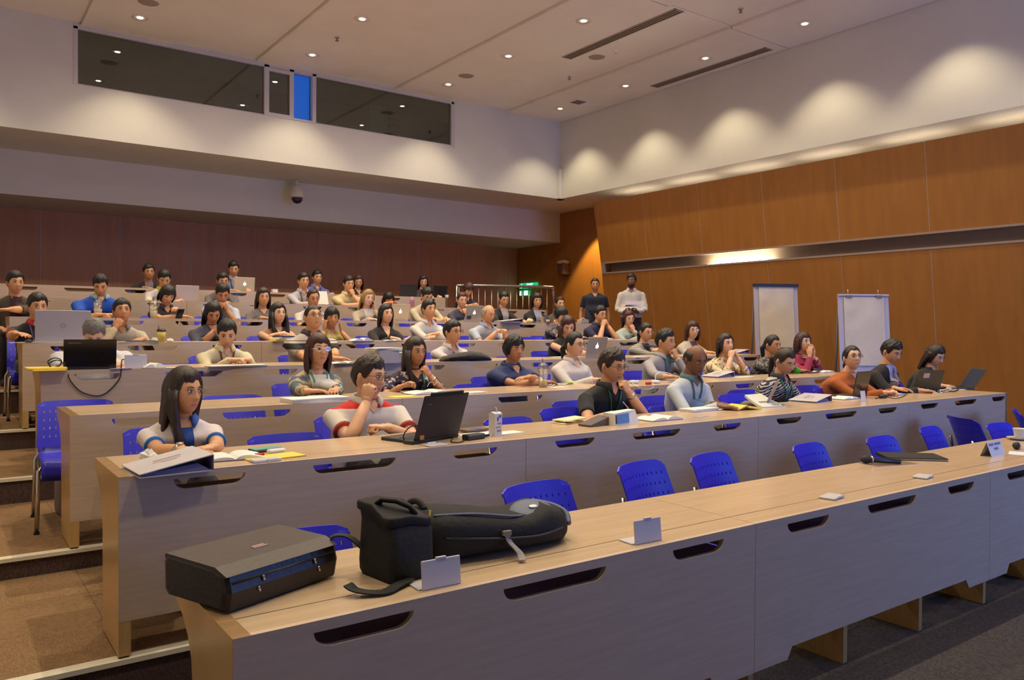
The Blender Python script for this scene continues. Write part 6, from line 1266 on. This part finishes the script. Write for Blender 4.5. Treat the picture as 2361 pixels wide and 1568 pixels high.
t = at_desk('paper_cup', 'white paper cup at the right end of the last row', 'cup', 1030, 692, 8); MB().lathe([(.001, 0), (.028, 0), (.038, .07), (.001, .07)], 16).build('cup', [cpm], t); MB().lathe([(.039, .068), (.039, .074), (.001, .076)], 16).build('lid', [white_pl], t)
t = at_desk('white_box', 'small white gadget box in the last row left of the wall joint', 'box', 633, 684, 8, 5); MB().box((0, 0, .035), (.09, .06, .07), bev=.004).build('box', [cpm], t); MB().b2((-.03, -.032, .02), (.03, -.030, .05)).build('label', [paper], t)
# ---------------------------------------------------------------- aisle and walls
t = thing('backpack', 'black backpack slumped in the left aisle against the fifth row desk', 'backpack', (.25, YR[5] + .28, ZF[5]), R(8)); bp = rounded(.34, .22, .50); bp.v = [(x * (1 - .45 * (z / .5) ** 2) + .08 * z, y * (1 - .4 * z / .5) + .03, z) for x, y, z in bp.v]; bp.build('body', [nylon], t)
pk = rounded(.24, .09, .22); pk.v = [(x, y - .10, z + .04) for x, y, z in pk.v]; pk.build('pocket', [nylon], t); MB().tube([(.0, .02, .47), (.03, 0, .56), (.09, .0, .55), (.09, .02, .46)], .014, 8).build('handle', [webbing], t); strap('shoulder_strap', spl([(.05, -.02, .48), (-.02, -.12, .36), (-.10, -.15, .2), (-.16, -.12, .05)]), .04, nylon_b, t); strap('shoulder_strap', spl([(.08, -.02, .48), (.08, -.13, .34), (.07, -.16, .2), (.05, -.14, .05)]), .04, nylon_b, t)
t = thing('bag', 'grey bag with papers under the empty chair of the third row', 'bag', (.74, 5.78, ZF[3]), R(5)); bg = rounded(.26, .18, .24); bg.build('body', [mat('grey_bag', (.20, .16, .13), .8)], t); MB().b2((-.12, -.08, .235), (.12, .08, .27)).build('flap', [nylon], t); 
for k in range(3): MB().box((.02 * k, -.02, .275 + .004 * k), (.2, .1, .003)).build('sheet', [paper], t).rotation_euler = (0, 0, R(8 * k))
# flip charts
def flipchart(px, py, X, w, label, dark, z_top, z_pad):
    top = atx(px, py, X); f_ = [ZF[i] for i in range(1, 9) if YR[i] <= top.y][-1]
    rz = math.atan2(top.x, top.y) * -1 * .55; t = thing('flip_chart', label, 'flip chart', (X, top.y, f_), rz)
    H_ = top.z - f_; bw_ = w; bh = H_ * .66; boardm = mat('flip_board', (.52, .46, .50), .4); pm = mat('flip_paper', (.74, .64, .53), .8, noise=.08, nscale=(6, 6, 6), bump=.5, bscale=(5, 5, 5))
    M = Matrix.Translation((0, 0, H_)) @ Matrix.Rotation(R(-6), 4, 'X')
    MB().b2((-bw_ / 2, .0, -bh), (bw_ / 2, .018, 0), M=M).build('board', [boardm], t)
    n = 8; pd = MB(); vs = []; L0 = -.02 if dark else -.03
    for j in range(n + 1):
        for i in range(n + 1): vs.append((-bw_ * .40 + bw_ * .80 * i / n, -.012 - .006 * math.sin(i * 1.1 + j * .8) * math.sin(j * .7), L0 - (bh * z_pad) * j / n))
    nv = len(vs); vs += [(x, y + .006, z) for x, y, z in vs]; m1 = n + 1
    fs = [(j * m1 + i, j * m1 + i + 1, (j + 1) * m1 + i + 1, (j + 1) * m1 + i) for j in range(n) for i in range(n)]; fs += [tuple(q + nv for q in f[::-1]) for f in fs]; pd.add(vs, fs, 0, True, M).build('paper_pad', [pm], t)
    if dark: MB().b2((-bw_ / 2 - .005, -.03, -.03), (bw_ / 2 + .005, .025, .012), M=M).build('clamp_bar', [black_pl], t)
    else:
        MB().b2((-bw_ / 2, -.02, -.015), (bw_ / 2, .02, .008), M=M).build('top_rail', [boardm], t)
        for s in (-1, 1): MB().b2((s * bw_ * .30 - .04, -.028, -.035), (s * bw_ * .30 + .04, -.018, -.01), M=M).build('clip', [mat('clip_brown', (.22, .15, .11), .5)], t); MB().tube([tuple(M @ Vector((s * bw_ * .30, 0, 0))), tuple(M @ Vector((s * bw_ * .30, 0, .07)))], .006, 6).build('hook', [chrome], t)
    for s in (-1, 1):
        MB().tube([(s * bw_ * .46, .05, H_ - .15), (s * bw_ * .62, -.10, .012)], .014, 8).build('leg', [mat('easel_grey', (.06, .05, .06), .5)], t); MB().ell((s * bw_ * .5, .02, H_ * .36), (.03, .03, .03), 10, 7).build('clamp_knob', [black_pl], t)
    MB().tube([(0, .06, H_ - .12), (0, .48, .012)], .014, 8).build('leg', [mat('easel_grey', (.06, .05, .06), .5)], t); MB().b2((-bw_ / 2, -.05, H_ - bh - .02), (bw_ / 2, .015, H_ - bh), M=Matrix.Translation((0, .10, 0))).build('pen_tray', [boardm], t)
flipchart(1788, 657, 9.9, .66, 'flip chart with black top bar and blank paper by the right wall', True, 0, .80)
flipchart(1990, 680, 9.6, .66, 'flip chart with two hooks and blank paper, nearer the front', False, 0, .80)
# railing, exit sign, wall bracket
t = thing('handrail', 'chrome railing with thin vertical bars behind the right end of the rows', 'railing', (0, 12.6, ZF[8]))
MB().tube(spl([(8.0, .25, 1.0), (9.0, .12, 1.02), (10.05, 0, 1.03), (10.14, 0, 1.0), (10.16, 0, .9)], 6) + [Vector((10.16, 0, .012))], .028, 12).build('top_rail', [chrome], t); MB().tube([(8.0, .25, .10), (10.16, 0, .10)], .016, 8).build('bottom_rail', [chrome], t)
for k in range(15): x = 8.05 + k * .14; MB().tube([(x, .25 - (x - 8) * .116, .10), (x, .25 - (x - 8) * .116, 1.0)], .009, 8).build('baluster', [chrome], t)
MB().tube([(8.0, .25, .012), (8.0, .25, 1.0)], .022, 10).build('post', [chrome], t)
eg = mat('exit_green', (.0, .3, .15), .5, emit=(.01, .36, .16, 1.2)); ew = mat('exit_white', (.8, 1, .95), .5, emit=(.75, 1, .92, 3))
def exsign(y0, y1, z, h, label, txt):
    t = thing('exit_sign', label, 'exit sign', (XB - .06, (y0 + y1) / 2, z), R(-90)); w_ = abs(y1 - y0)
    MB().b2((-w_ / 2, 0, -h / 2), (w_ / 2, .05, h / 2)).build('box', [eg], t)
    if txt: text('EXIT', h * .95, ew, t, (w_ * .12, -.003, 0), (R(90), 0, 0))
    mb = MB(); x = -w_ * .36; mb.ell((x, -.003, h * .3), (h * .09, .004, h * .09), 8, 6); mb.tube([(x, -.003, h * .18), (x - h * .04, -.003, -h * .1), (x + h * .14, -.003, -h * .38)], h * .07, 6); mb.tube([(x - h * .04, -.003, -h * .1), (x - h * .2, -.003, -h * .35)], h * .06, 6); mb.tube([(x - h * .2, -.003, h * .12), (x + h * .2, -.003, h * .1)], h * .05, 6); mb.build('running_figure', [ew], t)
    if not txt: MB().b2((w_ * .05, -.004, -h * .4), (w_ * .4, -.001, h * .4)).build('door_symbol', [ew], t)
exsign(16.0, 15.3, 2.54, .13, 'lit green EXIT sign in the far right corner', True)
exsign(16.0, 15.62, 2.36, .13, 'lit green exit pictogram below the EXIT sign', False)
t = thing('wall_speaker', 'small brown wall box with crumpled pale cloth on top, right corner', 'speaker', (XB, 14.2, 2.86), R(-90)); MB().box((0, -.12, 0), (.22, .22, .26), bev=.01).build('box', [mat('brown_box', (.16, .08, .05), .6)], t)
cl = MB(); cl.ell((0, -.13, .15), (.17, .14, .05), 14, 8); rs = random.Random(5); cl.v = [(x * rs.uniform(.85, 1.15), y * rs.uniform(.9, 1.1), z + rs.uniform(-.015, .02)) for x, y, z in cl.v]; cl.build('cloth', [mat('crumpled_cloth', (.62, .52, .34), .6)], t); MB().b2((-.04, -.02, -.05), (.04, .0, .05)).build('bracket', [black_pl], t)
t = thing('papers', 'sheaf of papers held by the standing person in white shirt', 'papers', aty(1462, 702, 9.45), R(-45))
for k in range(4): MB().box((0, .0, .008 * k), (.30, .21, .005), rot=Matrix.Rotation(R(20), 3, 'X')).build('sheet', [mat('violet_paper', (.38, .33, .45), .7) if k % 2 else paper], t).rotation_euler = (0, 0, R(6 * k - 8))
